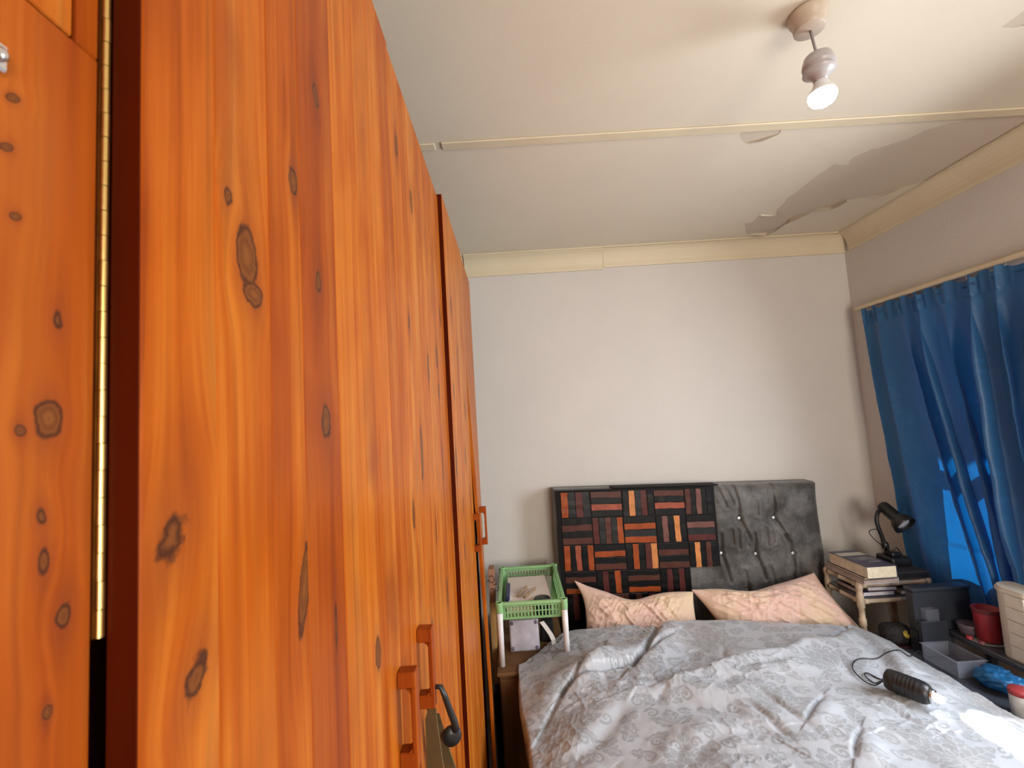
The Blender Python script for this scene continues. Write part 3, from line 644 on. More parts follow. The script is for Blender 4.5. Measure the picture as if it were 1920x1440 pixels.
rows = [['V OGMG', 'H BKRK', 'V KTGMK', 'H BKRK', 'V BKPKK'], ['H KBKB', 'V MGBGO', 'H KOGO', 'V KPKTK', 'H KPGM'], ['V OKRKO', 'H KOKB', 'V KOKMT', 'H KBKB', 'V KTKBK'],
        ['H KBKO', 'V KMKOK', 'H KBKO', 'V KMKMK', ''], ['V KMKKK', 'H BKKB', 'V KBKMK', 'H KTKK', '']]
RS = rnd(17)
def strip(x0, x1, z0, z1, horiz, code):
    b = B(); ns = 6; t = RS.uniform(.0025, .005); y1 = 2.586; y0 = y1-t
    fr = []; bk = []
    wob = [[RS.uniform(-.0016, .0016) for _ in range(ns+1)] for _ in range(2)]; lean = RS.uniform(-.003, .003)
    for i in range(ns+1):
        s = i/ns
        if horiz: p = (x0+(x1-x0)*s, z0+wob[0][i]+lean*s); q = (x0+(x1-x0)*s, z1+wob[1][i]+lean*s)
        else: p = (x0+wob[0][i]+lean*s, z0+(z1-z0)*s); q = (x1+wob[1][i]+lean*s, z0+(z1-z0)*s)
        lift = RS.uniform(-.0006, .0008)
        for P_ in (p, q):
            z = P_[1]+tilt(P_[0]); fr.append((P_[0], y0-lift, z)); bk.append((P_[0], y1, z))
    v = fr+bk; N = len(fr); f = []
    for i in range(ns): f.append((2*i, 2*i+2, 2*i+3, 2*i+1))
    k1 = len(f)
    for i in range(ns): f += [(2*i, N+2*i, N+2*i+2, 2*i+2), (2*i+1, 2*i+3, N+2*i+3, N+2*i+1)]
    f += [(0, 1, N+1, N), (2*ns, N+2*ns, N+2*ns+1, 2*ns+1)]
    b.add(v, f[:k1], 0); b.add(v, f[k1:], 1)
    bmesh.ops.remove_doubles(b.bm, verts=b.bm.verts, dist=1e-5)
    b.obj('leather_strip', [LM[code], M['raw'] if RS.random() < .55 else LM['K']], PWo)
for r in range(5):
    for c in range(5):
        s = rows[r][c]
        if not s: continue
        h, cols = s.split(); x0, x1 = cx[c]+.003, cx[c+1]-.003; z1, z0 = cz[r]-.003, cz[r+1]+.003; n = len(cols)
        for i, ch in enumerate(cols):
            if h == 'H': strip(x0, x1, z1-(z1-z0)*(i+1)/n+.0012, z1-(z1-z0)*i/n-.0012, True, ch)
            else: strip(x0+(x1-x0)*i/n+.0012, x0+(x1-x0)*(i+1)/n-.0012, z0, z1, False, ch)

# ------------------------------------------------------------ pillows
def pillow(name, label, cx_, cy_, cz_, wx, hv, th, lean, roll, seed, earl, shear, cols):
    n, m_ = 120, 80
    U, V = np.meshgrid(np.linspace(-1, 1, n), np.linspace(-1, 1, m_), indexing='ij')
    pr = (np.maximum(0, 1-np.abs(U)**2.6)**.62)*(np.maximum(0, 1-np.abs(V)**2.4)**.62)
    sx = 1-.05*(1-np.abs(V)**2); sv = 1-.09*(1-np.abs(U)**2)+.03*np.cos(U*5+seed)
    X = U*wx/2*sx; Hh = V*hv/2*sv
    X = X + earl*.03*np.where((U < 0) & (V > 0), (np.abs(U)*np.abs(V))**6, 0)*-1
    Hh = Hh + earl*.035*np.where((U < 0) & (V > 0), (np.abs(U)*np.abs(V))**5, 0)
    X = X - shear*V
    Hh = Hh + max(0, shear*.25)*np.where((U > 0) & (V > 0), (np.abs(U)*np.abs(V))**4, 0)
    sag = .03*np.exp(-((U+.15)/.35)**2)*(V > 0)*V**2
    Hh = Hh-sag
    ev = (1-np.abs(U)**8)*(1-np.abs(V)**8)
    fold = (np.abs(vnoise(U*5.5+V*2.2, V*1.5-U*.8, seed)-.5)*-2+1)**4*.014 + (np.abs(vnoise(U*13-V*4, V*3.5+U, seed+5)-.5)*-2+1)**4*.008 + (fbm(U*7, V*7, seed+2)-.5)*.020
    z1 = pr*th*.5 + fold*ev*(.35+.65*pr); z2 = -pr*th*.5
    cl, sl_ = math.cos(lean), math.sin(lean)
    def place(X, Hh, N):
        x = X*math.cos(roll)-Hh*math.sin(roll); h = X*math.sin(roll)+Hh*math.cos(roll)
        return np.stack([x, h*cl-N*-sl_*-1, h*sl_+N*cl], -1).reshape(-1, 3)
    A = place(X, Hh, z1); Bv = place(X, Hh, z2)
    v = A.tolist()+Bv.tolist(); f = grid_faces(n, m_); f2 = [[q+n*m_ for q in g][::-1] for g in f]
    me = mesh(name, v, f+f2, cols, True)
    bm = bmesh.new(); bm.from_mesh(me); bmesh.ops.remove_doubles(bm, verts=bm.verts, dist=2e-4); bmesh.ops.recalc_face_normals(bm, faces=bm.faces); bm.to_mesh(me); bm.free()
    me.polygons.foreach_set('use_smooth', [True]*len(me.polygons))
    return tag(link(name, me, None, (cx_, cy_, cz_)), label, 'pillow', 'pillows against the headboard')
def pillowmat(name, seed):
    k = NT(name); tc = k.n('ShaderNodeTexCoord').outputs['Object']
    mp = k.n('ShaderNodeMapping'); k.l(tc, mp.inputs[0]); mp.inputs[1].default_value = (seed, seed*2, 0)
    c = k.mix(k.mapr(k.noise(mp.outputs[0], 3.2, 3), .40, .60), (.66, .50, .34), (.64, .44, .37))
    c = k.mix(k.mapr(k.noise(mp.outputs[0], 9, 4), .55, .8, 0, .4), c, (.50, .34, .23))
    k.l(c, k.b.inputs['Base Color']); k.b.inputs['Roughness'].default_value = .8; k.b.inputs['Sheen Weight'].default_value = .2
    k.bump(k.math('ADD', k.noise(tc, 55, 4), k.math('MULTIPLY', k.noise(tc, 420, 2), .4)), .35, .004); return k.m
pillow('pillow', 'flatter peach pillow with one pointed corner, left of the two on the bed', .578, 2.425, .618, .575, .285, .12, math.radians(58), -.075, 3.0, 1.5, .0, pillowmat('peach_cotton_left', 1.0))
pillow('pillow', 'plumper peach and pink pillow, right of the two on the bed', 1.262, 2.42, .622, .665, .295, .16, math.radians(56), .035, 8.0, .0, .060, pillowmat('peach_cotton_right', 4.0))

# ------------------------------------------------------------ duvet with damask weave
def damask(n=512, mrow=680, W=.36, H=.48):
    """1 = light satin line or ground, 0 = matt grey motif; mirrored about the middle, half-drop repeat"""
    xs = (np.arange(n)+.5)/n*W - W/2; ys = (np.arange(mrow)+.5)/mrow*H - H/2
    X, Y = np.meshgrid(xs, ys, indexing='ij'); X = np.abs(X)
    X = X + .004*np.sin(Y*60); 
    img = np.ones_like(X); 
    def leaf(bx, by, ang, L_, wd, lob=5, sharp=.22):
        nonlocal img
        dx, dy = X-bx, Y-by; u = (dx*math.cos(ang)+dy*math.sin(ang))/L_; w_ = (-dx*math.sin(ang)+dy*math.cos(ang))
        uc = np.clip(u, 0, 1); hw = wd*np.sin(PI*uc**.75)*(1-sharp+sharp*np.abs(np.sin(uc*lob*PI))*1.8)
        ins = (np.abs(w_) < hw) & (u > 0) & (u < 1)
        rim = (np.abs(w_) < hw+.0035) & (u > -.03) & (u < 1.03)
        img = np.where(rim, 1, img); img = np.where(ins, 0, img)
        vein = ins & (np.abs(w_) < .0016*(1.3-u)); img = np.where(vein, 1, img)
        if wd > .02:
            sv = ins & (np.abs(((u*lob*1.0-np.abs(w_)/wd*.9) % 1)-.5) < .07) & (np.abs(w_) < hw*.75) & (u < .85); img = np.where(sv, 1, img)
    def curl(cx_, cy_, r0, turns, a0, wd, sgn=1):
        nonlocal img
        best = np.full_like(X, 9.0)
        for t in np.linspace(0, 1, 60):
            a = a0+sgn*turns*2*PI*t; r = r0*(1-t)**1.1+.002
            best = np.minimum(best, np.hypot(X-cx_-r*math.cos(a), Y-cy_-r*math.sin(a))-wd*(1-.6*t))
        img = np.where(best < .0022, 1, img); img = np.where(best < 0, 0, img)
    # big acanthus leaves
    leaf(.0, -.06, 1.57, .15, .040, 5); leaf(.006, -.06, .95, .14, .030, 5); leaf(.01, -.07, .35, .135, .030, 5); leaf(.01, -.085, -.30, .10, .022, 4)
    leaf(.0, .13, 1.57, .10, .026, 4); leaf(.01, .13, .7, .08, .020, 4); leaf(.03, .10, -.1, .085, .018, 4)
    leaf(.17, .09, 2.0, .10, .026, 4); leaf(.17, .05, 3.6, .075, .020, 4); leaf(.17, .18, 2.7, .08, .02, 4)
    leaf(.17, -.20, 2.5, .085, .022, 4); leaf(.16, -.13, 3.7, .07, .018, 4); leaf(.02, -.22, .5, .09, .022, 4); leaf(.0, -.235, 1.57, .06, .02, 3)
    for c in ((.055, -.125, .026, 1.5, 0, .0065, 1), (.105, -.15, .024, 1.4, 2, .006, -1), (.125, .02, .024, 1.4, 1, .006, 1), (.075, .075, .022, 1.5, 3, .006, -1), (.055, .205, .024, 1.5, .5, .006, 1), (.115, .20, .020, 1.3, 2, .005, -1), (.145, -.04, .020, 1.3, 4, .005, 1), (.085, -.205, .02, 1.4, 1, .005, -1), (.03, .045, .016, 1.2, 0, .005, 1), (.145, .135, .014, 1.2, 2, .004, 1)): curl(*c)
    return img, W, H
DM, DW, DH = damask()
def sample(u, v):
    col_ = np.floor(u/DW); v = v + (col_ % 2)*DH/2
    fu = (u/DW) % 1*DM.shape[0]-.5; fv = (v/DH) % 1*DM.shape[1]-.5
    i0 = np.floor(fu).astype(int); j0 = np.floor(fv).astype(int); a = fu-i0; c = fv-j0; n, m_ = DM.shape
    g = lambda i, j: DM[i % n, j % m_]
    return (g(i0, j0)*(1-a)+g(i0+1, j0)*a)*(1-c)+(g(i0, j0+1)*(1-a)+g(i0+1, j0+1)*a)*c
NS, NTt = 600, 470
s_drop_l, s_top, s_drop_r = .30, 1.62, .26
ss = np.concatenate([np.linspace(-s_drop_l, 0, 50, endpoint=False), np.linspace(0, s_top, 500, endpoint=False), np.linspace(s_top, s_top+s_drop_r, 50)])
tt = np.concatenate([np.linspace(0, .40, 50, endpoint=False), np.linspace(.40, 1.0, 420)])
SS, TT = np.meshgrid(ss, tt, indexing='ij')
xtop = np.clip(SS, 0, s_top)                       # 0 .. 1.62 across the top
xl = -0.02
# head edge of the duvet, in plan
kx = np.array([-.05, .0, .10, .21, .36, .50, .60, .70, .83, 1.07, 1.30, 1.42, 1.52, 1.58, 1.62]); ky = np.array([2.085, 2.10, 2.235, 2.33, 2.325, 2.315, 2.26, 2.30, 2.325, 2.31, 2.27, 2.25, 2.27, 2.24, 2.10])
ytop = np.interp(xtop+xl, kx, ky)
Yp = .60 + (ytop-.60)*TT
Xp = xl + xtop
# left side wanders a little
Xp = Xp + (.035*ease((1.65-Yp)/.45) + .014*np.sin(Yp*9))*(1-ease(xtop/.25)) - .02*ease((Yp-1.9)/.2)*(1-ease(xtop/.25))
zc_ = .622 + .030*np.sin(PI*np.clip(xtop/s_top, 0, 1))**.7
zc_ = zc_ - .022*(1-ease(xtop/.22)) - .045*ease((xtop-1.42)/.2)*(1) 
Zp = zc_.copy()
def crease(pts, depth, w, side=0.0, ridge=0.0, rw=.05):
    """groove along a polyline, with a soft ridge on its left (side>0) or right side"""
    global Zp
    best = np.full(Xp.shape, 9.0); sg = np.zeros(Xp.shape); tpar = np.zeros(Xp.shape); n = len(pts)-1
    for i, (a, c) in enumerate(zip(pts, pts[1:])):
        dx, dy = c[0]-a[0], c[1]-a[1]; L2 = dx*dx+dy*dy
        t = np.clip(((Xp-a[0])*dx+(Yp-a[1])*dy)/L2, 0, 1); ex = Xp-a[0]-t*dx; ey = Yp-a[1]-t*dy; d = np.hypot(ex, ey)
        mk = d < best; best = np.where(mk, d, best); sg = np.where(mk, np.sign(dx*ey-dy*ex), sg); tpar = np.where(mk, (i+t)/n, tpar)
    fade = np.sin(PI*np.clip(tpar*.9+.05, 0, 1))**.6
    Zp = Zp - depth*fade*np.exp(-(best/w)**2)
    if ridge:
        sd = best*sg*np.sign(side); Zp = Zp + ridge*fade*np.exp(-((sd-rw*.9)/rw)**2)
top_only = ease((xtop+.02)/.1)
crease([(0.042, 1.674), (0.134, 1.84), (0.18, 1.882), (0.243, 1.893), (0.333, 1.921), (0.427, 1.958), (0.542, 2.052), (0.646, 2.159)], .034, .010, 1, .034, .06)
crease([(0.12, 1.82), (0.235, 1.973), (0.33, 2.10)], .026, .009, -1, .026, .045)
crease([(0.406, 1.921), (0.489, 2.027), (0.558, 2.145), (0.618, 2.26)], .036, .012, -1, .034, .06)
crease([(0.427, 1.79), (0.564, 1.84), (0.713, 1.89), (0.91, 1.97), (1.02, 1.985), (1.146, 2.059), (1.313, 2.085), (1.46, 2.21)], .030, .012, -1, .026, .035)
crease([(0.427, 1.79), (0.564, 1.84), (0.713, 1.89), (0.91, 1.97), (1.02, 1.985), (1.146, 2.059), (1.313, 2.085), (1.46, 2.21)], .004, .05, -1, .022, .09)
crease([(1.47, 2.23), (1.455, 2.12), (1.435, 2.0), (1.36, 1.86), (1.32, 1.79)], .020, .035, 1, .026, .06)
crease([(0.86, 1.54), (0.935, 1.614), (1.006, 1.681)], .016, .008, -1, .014, .035)
crease([(0.90, 1.39), (0.95, 1.45), (1.0, 1.50)], .016, .008, -1, .014, .035)
crease([(0.30, 1.72), (0.5, 1.70), (0.66, 1.62), (.72, 1.5)], .016, .05, 1, .012, .07)
crease([(0.62, 1.80), (0.70, 1.76), (.83, 1.80)], .016, .04, -1, .010, .05)
crease([(.10, 1.45), (.25, 1.60), (.33, 1.70)], .012, .03, 1, .012, .06)
crease([(.45, 1.42), (.55, 1.50), (.75, 1.52)], .010, .03, 1, .010, .05)
crease([(1.10, 1.52), (1.25, 1.60), (1.40, 1.62), (1.58, 1.70)], .006, .03, 1, .014, .06)
for i in range(26):
    rr_ = rnd(100+i); x0 = rr_.uniform(.05, 1.45); y0 = rr_.uniform(1.3, 2.2); a = rr_.uniform(-.5, 1.9); L_ = rr_.uniform(.08, .26)
    crease([(x0, y0), (x0+L_*.5*math.cos(a)+rr_.uniform(-.02, .02), y0+L_*.5*math.sin(a)), (x0+L_*math.cos(a), y0+L_*math.sin(a))], rr_.uniform(.003, .007), rr_.uniform(.010, .022), rr_.choice((-1, 1)), rr_.uniform(.002, .006), .03)
Zp = Zp + (fbm(Xp*3.4, Yp*3.4, 4, 2)-.38)*.050 + (fbm(Xp*15, Yp*15, 8, 3)-.44)*.009
rw_ = ease((fbm(Xp*3.2, Yp*3.2, 40, 2)-.30)/.25)
Zp = Zp + rw_*((1-np.abs(vnoise(Xp*24+Yp*7, Yp*20-Xp*8, 60)-.5)*2)**3*.0035 + (1-np.abs(vnoise(Xp*50-Yp*14, Yp*44+Xp*20, 61)-.5)*2)**3*.002)
Zp = np.maximum(Zp, np.where((Yp > 2.0) & (Xp < .20), .608, .50))
# head hem tucks down
hem = np.clip((TT-.985)/.015, 0, 1); Zp = Zp - (1-np.sqrt(1-hem**2))*np.where(Xp < .2, .0, .05); Yp = Yp - 0
# side drops
dl = np.clip(-SS, 0, None); dr = np.clip(SS-s_top, 0, None)
lay = ease((2.03-Yp)/.10)
rad = .035
def drop(d):
    a = np.clip(d/(rad*PI/2), 0, 1)*PI/2
    return rad*np.sin(a), rad*(1-np.cos(a)) + np.maximum(0, d-rad*PI/2)
ol, zl = drop(dl); orr, zr = drop(dr)
side_w = .012*np.sin(Yp*23+1.3)+.018*(vnoise(Yp*7, Yp*0, 70)-.5)
Xp = Xp - ol*lay*.6 + np.where(dl > 0, (dl/.3)*.05*lay + side_w*(dl/.3)*lay, 0) + orr*.5 - np.where(dr > 0, .00*dr, 0)
Zp = Zp - zl*lay - dl*0.0 - zr*.95
Yd = Yp
PAT = sample(SS+.06, Yp+.15*0)
verts = np.stack([Xp-.8, Yp-1.5, Zp-.3], -1).reshape(-1, 3)
me = mesh('duvet', verts.tolist(), grid_faces(NS, NTt), [], True)
ca = me.color_attributes.new('weave', 'FLOAT_COLOR', 'POINT')
arr = np.ones((NS*NTt, 4), dtype=np.float32); arr[:, 0] = PAT.reshape(-1); ca.data.foreach_set('color', arr.reshape(-1))
kd = NT('damask_cotton'); at = kd.n('ShaderNodeAttribute', attribute_name='weave'); tc = kd.n('ShaderNodeTexCoord').outputs['Object']
sep = kd.n('ShaderNodeSeparateColor'); kd.l(at.outputs[0], sep.inputs[0])
n1 = kd.noise(tc, 2.2, 4); fp = kd.math('MULTIPLY', sep.outputs[0], 1.0)
c = kd.mix(fp, (.285, .305, .335), (.41, .44, .49)); c = kd.mix(kd.mapr(n1, .5, .75, 0, .30), c, (.40, .33, .28))
kd.l(c, kd.b.inputs['Base Color']); kd.l(kd.mapr(fp, 0, 1, .62, .36), kd.b.inputs['Roughness']); kd.b.inputs['Specular IOR Level'].default_value = .45
kd.b.inputs['Sheen Weight'].default_value = .15
kd.bump(kd.math('ADD', kd.math('MULTIPLY', fp, .25), kd.noise(tc, 130, 4)), .22, .003)
me.materials.append(kd.m)
duv = tag(link('duvet', me, None, (.8, 1.5, .3)), 'rumpled grey and white damask duvet spread over the bed', 'duvet')
sm = duv.modifiers.new('thick', 'SOLIDIFY'); sm.thickness = .012; sm.offset = -1

def zduv(x, y):
    d = (Xp-x)**2+(Yp-y)**2+np.where((SS < 0) | (SS > s_top), 9, 0); return float(Zp.reshape(-1)[np.argmin(d)])
# torch on the duvet
ta = Vector((1.240, 1.700, 0)); tb = Vector((1.303, 1.595, 0)); dT = (tb-ta).normalized()
za = zduv(1.240, 1.700)+.036; zb = zduv(1.303, 1.595)+.036; _m = zduv(1.272, 1.648)+.037; _d = max(0, _m-(za+zb)/2); za += _d; zb += _d
ta.z, tb.z = za, zb
axis = (tb-ta).normalized(); LT = (tb-ta).length
T = thing('torch', 'black ribbed torch lying lit on the duvet with its cable', 'torch', (1.29, 1.68, min(za, zb)-.03))
prof = [(.024, 0), (.031, .004), (.0345, .012), (.0345, .03)]
h = .03
while h < LT-.03: prof += [(.0345, h), (.0355, h+.0015), (.0355, h+.0075), (.0345, h+.009)]; h += .011
prof += [(.0345, LT-.02), (.031, LT-.008), (.024, LT)]
b = B(); b.lathe(prof, ta, axis, 26); b.obj('body', M['black'], T)
b = B(); b.lathe([(.020, LT-.001), (.0225, LT+.002), (.021, LT+.010), (.012, LT+.011)], ta, axis, 24); b.obj('collar', M['chrome'], T)['label'] = 'chrome collar at the lamp end'
b = B(); b.lathe([(.012, LT+.0108), (.0135, LT+.014), (.013, LT+.024), (.009, LT+.032), (.003, LT+.036)], ta, axis, 20); b.obj('lens', M['glow'], T)['label'] = 'small glowing lens'
def onz(x, y, dz): return (x, y, zduv(x, y)+dz)
p0 = ta; cpts = [Vector(ta)+axis*.003+Vector((-.010, .0, -.004))]
for (x, y) in ((1.222, 1.735), (1.212, 1.78), (1.228, 1.85), (1.285, 1.895), (1.36, 1.905), (1.43, 1.935), (1.50, 1.965), (1.56, 1.99)): cpts.append(Vector(onz(x, y, .007)))
cpts += [Vector((1.625, 2.015, .60)), Vector((1.640, 2.02, .50)), Vector((1.640, 2.02, .30))]
def smooth(pts, k=6):
    out = []
    P = [Vector(p) for p in pts]
    for i in range(len(P)-1):
        a, b_, c, d = P[max(i-1, 0)], P[i], P[i+1], P[min(i+2, len(P)-1)]
        for j in range(k):
            t = j/k; out.append(.5*((2*b_)+(c-a)*t+(2*a-5*b_+4*c-d)*t*t+(3*b_-a-3*c+d)*t**3))
    return out+[P[-1]]
b = B(); b.tube(smooth(cpts), .0022, 6); b.obj('cable', M['black'], T)
b = B(); b.tube(smooth([Vector(ta)+Vector((.008, .002, .004)), Vector(onz(1.238, 1.75, .006)), Vector(onz(1.238, 1.80, .006)), Vector(onz(1.258, 1.815, .006)), Vector(onz(1.275, 1.77, .006)), Vector(ta)+Vector((.018, .006, .010))]), .0022, 6); b.obj('wrist_loop', M['black'], T)
tip = Vector(ta)+axis*(LT+.040)
tl_ = lamp('SPOT', 'torch_beam', tip+Vector((0, 0, .012)), 20.0, (.92, .97, 1.0), spot_size=math.radians(100), spot_blend=.3, shadow_soft_size=.008); aim(tl_, (.80, -.60, -.10))

# ------------------------------------------------------------ curtain and rail
ns, nz_ = 420, 170
s_ = np.linspace(0, 1, ns); zz = np.linspace(2.158, .640, nz_)
SG, ZG = np.meshgrid(s_, zz, indexing='ij'); hgt = (2.158-ZG)/1.518
yt = 2.600-.90*SG; yb = 2.475-.80*SG-.16*np.sin(PI*np.clip(SG*1.6, 0, 1))
YC = yt+(yb-yt)*hgt**1.15
ph = SG*.90/.125*2*PI + .9*np.sin(SG*17)+1.2*hgt*np.sin(SG*9+1)
amp = (.014+.036*ease(hgt/.25))*(.55+.75*vnoise(SG*9, hgt*1.2, 5))*(1-.35*ease((hgt-.75)/.25))
amp = amp*(.25+.75*ease((SG-.02)/.10))
XC_ = 2.012 - amp*(np.cos(ph)*.75+.35*np.cos(ph*.5+2+hgt*1.3)) + (fbm(SG*26+hgt*5, hgt*9-SG*6, 6, 3)-.45)*.018*ease(hgt/.5)
YC = YC + amp*.55*np.sin(ph)
# heading tape pleats
XC_ = XC_ + np.where(hgt < .055, -.006*np.sin(ph*3), 0)
zt = ZG + np.where(hgt < .02, .010*np.sin(ph*1.5), 0)
XC_ = np.clip(XC_, 1.945+.030*ease((1.15-ZG)/.25), 2.050)
XC_ = np.where(ZG < .95, 1.978+(XC_-1.975)*.85, XC_)
verts = np.stack([XC_-2.0, YC-2.0, zt-.64], -1).reshape(-1, 3).tolist()
kc = NT('blue_satin_curtain'); tc = kc.n('ShaderNodeTexCoord').outputs['Object']
vor = kc.n('ShaderNodeTexVoronoi'); vor.inputs['Scale'].default_value = 21; mp = kc.n('ShaderNodeMapping'); mp.inputs[3].default_value = (.2, 1, 1.25); kc.l(tc, mp.inputs[0]); kc.l(mp.outputs[0], vor.inputs['Vector'])
motif = kc.mapr(vor.outputs['Distance'], .12, .30, 0, 1)
cb_ = kc.mix(motif, (.034, .17, .36), (.027, .14, .30))
kc.l(cb_, kc.b.inputs['Base Color']); kc.b.inputs['Roughness'].default_value = .42; kc.b.inputs['Sheen Weight'].default_value = .2
kc.bump(kc.math('ADD', kc.math('MULTIPLY', motif, .8), kc.noise(tc, 60, 3)), .25, .003)
tl = kc.n('ShaderNodeBsdfTranslucent'); tl.inputs[0].default_value = (.004, .22, .75, 1); mx = kc.n('ShaderNodeMixShader'); mx.inputs[0].default_value = .36
kc.l(kc.b.outputs[0], mx.inputs[1]); kc.l(tl.outputs[0], mx.inputs[2]); kc.l(mx.outputs[0], kc.out.inputs[0])
me = mesh('curtain', verts, grid_faces(ns, nz_), kc.m, True)
tag(link('curtain', me, None, (2.0, 2.0, .64)), 'dark blue satin curtain hanging in folds over the window', 'curtain')
RL_ = thing('curtain_rail', 'thin cream curtain rail on the right wall above the blue curtain', 'rail', (2.03, 2.0, 2.165))
b = B(); b.box((2.020, 1.15, 2.172), (2.044, 2.668, 2.194), .003); b.box((2.052, 1.15, 2.176), (2.062, 2.66, 2.206), .002); b.obj('track', M['cornice'], RL_)
for y in (1.25, 1.9, 2.62): b = B(); b.box((2.044, y-.008, 2.176), (2.0675, y+.008, 2.190), .001); b.obj('bracket', M['cornice'], RL_)
for i in range(9):
    y = 2.64-.16*i; b = B(); b.tube([(2.03, y, 2.172), (2.03, y, 2.162), (2.026, y, 2.156), (2.022, y, 2.162)], .0016, 6); b.obj('glider', M['white_plastic'], RL_)

# ------------------------------------------------------------ nightstand of jointed pale tubes
NX0, NX1, NY0, NY1 = 1.606, 1.938, 2.305, 2.535
NG = thing('nightstand', 'small two-shelf nightstand of pale jointed tubes beside the headboard', 'nightstand', ((NX0+NX1)/2, 2.42, 0))
cane = mat('pale_cane', (.50, .40, .29), .5, vscale=18, var=.14, bump=.1)
for x in (NX0, NX1):
    for y in (NY0, NY1):
        b = B(); pr_ = [(.0125, 0.0)]
        for z in (.18, .36, .50, .60): pr_ += [(.0125, z-.018), (.0155, z-.016), (.0155, z+.016), (.0125, z+.018)]
        pr_ += [(.0125, .664), (.016, .667), (.016, .728), (.013, .731), (.013, .752), (.016, .755), (.016, .778), (.010, .786)]
        b.lathe(pr_, (x, y, 0), n=14); b.obj('leg', cane, NG)
for z in (.770, .695, .20):
    for (p, q) in (((NX0, NY0), (NX1, NY0)), ((NX0, NY1), (NX1, NY1)), ((NX0, NY0), (NX0, NY1)), ((NX1, NY0), (NX1, NY1))):
        P = Vector((p[0], p[1], z)); Q = Vector((q[0], q[1], z)); d = (Q-P).normalized(); P += d*.012; Q -= d*.012; L_ = (Q-P).length
        b = B(); b.lathe([(.0135, 0), (.0135, .022), (.0105, .024), (.0105, L_*.55), (.0122, L_*.555), (.0122, L_*.57), (.0105, L_*.575), (.0105, L_-.024), (.0135, L_-.022), (.0135, L_)], P, d, 12); b.obj('rail', cane, NG)
for z in (.7835, .7085, .2125):
    b = B(); b.box((NX0-.004, NY0-.004, z-.002), (NX1+.004, NY1+.004, z+.003), .001); b.obj('shelf', mat('shelf_glass_dark', (.06, .06, .07), .25) if z > .7 and 'shelf_glass_dark' not in bpy.data.materials else bpy.data.materials['shelf_glass_dark'], NG)
# books and lamp on it
def book(label, x0, x1, y0, y1, z0, z1, an, cover, pages, paperback=True, group=None, th=.0022):
    cx, cy = (x0+x1)/2, (y0+y1)/2; mt = Matrix.Translation((cx, cy, 0)) @ Matrix.Rotation(an, 4, 'Z') @ Matrix.Translation((-cx, -cy, 0))
    Bk = thing('book', label, 'book', (cx, cy, z0), group)
    b = B(); b.box((x0+.001, y0+.002, z0+th), (x1-.003, y1-.002, z1-th), 0, mat4=mt); b.obj('pages', pages, Bk)
    b = B(); b.box((x0, y0, z0), (x1, y1, z0+th), .0005, mat4=mt); b.obj('back_cover', cover, Bk)
    b = B(); b.box((x0, y0, z1-th), (x1, y1, z1), .0005, mat4=mt); fc = b.obj('front_cover', cover, Bk)
    b = B(); b.box((x1-.003, y0, z0+th), (x1, y1, z1-th), .0003, mat4=mt); b.obj('spine', cover, Bk)
    return Bk, mt, fc
navy = mat('navy_cover', (.045, .045, .085), .35); grc = mat('grey_cover', (.20, .19, .21), .5); blc = mat('black_cover', (.02, .02, .024), .3); ligp = mat('light_pages', (.55, .54, .58), .8, vscale=50)
G1 = 'books on the nightstand top'
book('wide pale booklet lying flat at the bottom of the nightstand book pile', 1.600, 1.766, 2.262, 2.535, .7868, .8110, .02, ligp, mat('mauve_pages', (.42, .34, .31), .8), group=G1)
book('thin dark-covered book between the pale booklet and the thick book', 1.598, 1.752, 2.25, 2.515, .8112, .8230, .01, blc, M['page'], group=G1, th=.003)
bk, mt, fc = book('thick book with a navy and cream cover on top of the pile', 1.598, 1.738, 2.228, 2.488, .8235, .8780, .012, navy, M['page'], group=G1)
crm = mat('cream_print', (.52, .48, .38), .5)
b = B(); zt_ = .8782
b.box((1.604, 2.405, zt_-.0001), (1.736, 2.452, zt_+.0002), 0, mat4=mt); b.obj('title_band', crm, fc)
gp = mat('pale_grey_print', (.30, .30, .32), .5); b = B(); rb = rnd(5)
x = 1.618
while x < 1.728:
    wd = rb.uniform(.004, .009); b.box((x, 2.325, zt_-.0001), (x+.0028, 2.378, zt_+.0002), 0, mat4=mt)
    b.box((x, rb.choice((2.325, 2.35, 2.374)), zt_-.0001), (x+wd, 2.378 if rb.random() < .2 else 2.353, zt_+.00015), 0, mat4=mt) if rb.random() < .5 else None
    x += wd+.0025
for x in (1.665, 1.678, 1.690, 1.700, 1.712): b.box((x, 2.296, zt_-.0001), (x+.007, 2.310, zt_+.0002), 0, mat4=mt)
b.obj('lettering', gp, fc)
book('flat black binder on the right of the nightstand top under the desk lamp', 1.775, 1.948, 2.30, 2.53, .7868, .8180, .0, mat('dusty_black_cover', (.045, .045, .05), .4), blc, group=G1, th=.004)
G2 = 'books on the nightstand lower shelf'
book('dark purple book flat on the nightstand lower shelf', 1.63, 1.78, 2.312, 2.50, .7120, .7330, .0, mat('purple_cover', (.040, .025, .05), .4), ligp, group=G2)
book('mauve-grey book on top of the purple one on the lower shelf', 1.665, 1.80, 2.318, 2.50, .7332, .7520, -.05, mat('mauve_cover', (.12, .09, .12), .5), ligp, group=G2)
book('pale grey booklet at the right of the nightstand lower shelf', 1.81, 1.92, 2.315, 2.50, .7120, .7290, .03, grc, ligp, group=G2)
DL = thing('desk_lamp', 'black gooseneck desk lamp with a flared shade on the nightstand', 'lamp', (1.885, 2.43, .819))
b = B(); b.box((1.832, 2.375, .8188), (1.940, 2.485, .862), .014, seg=3); b.box((1.846, 2.385, .862), (1.895, 2.44, .885), .008, seg=2); b.obj('base', M['black'], DL)
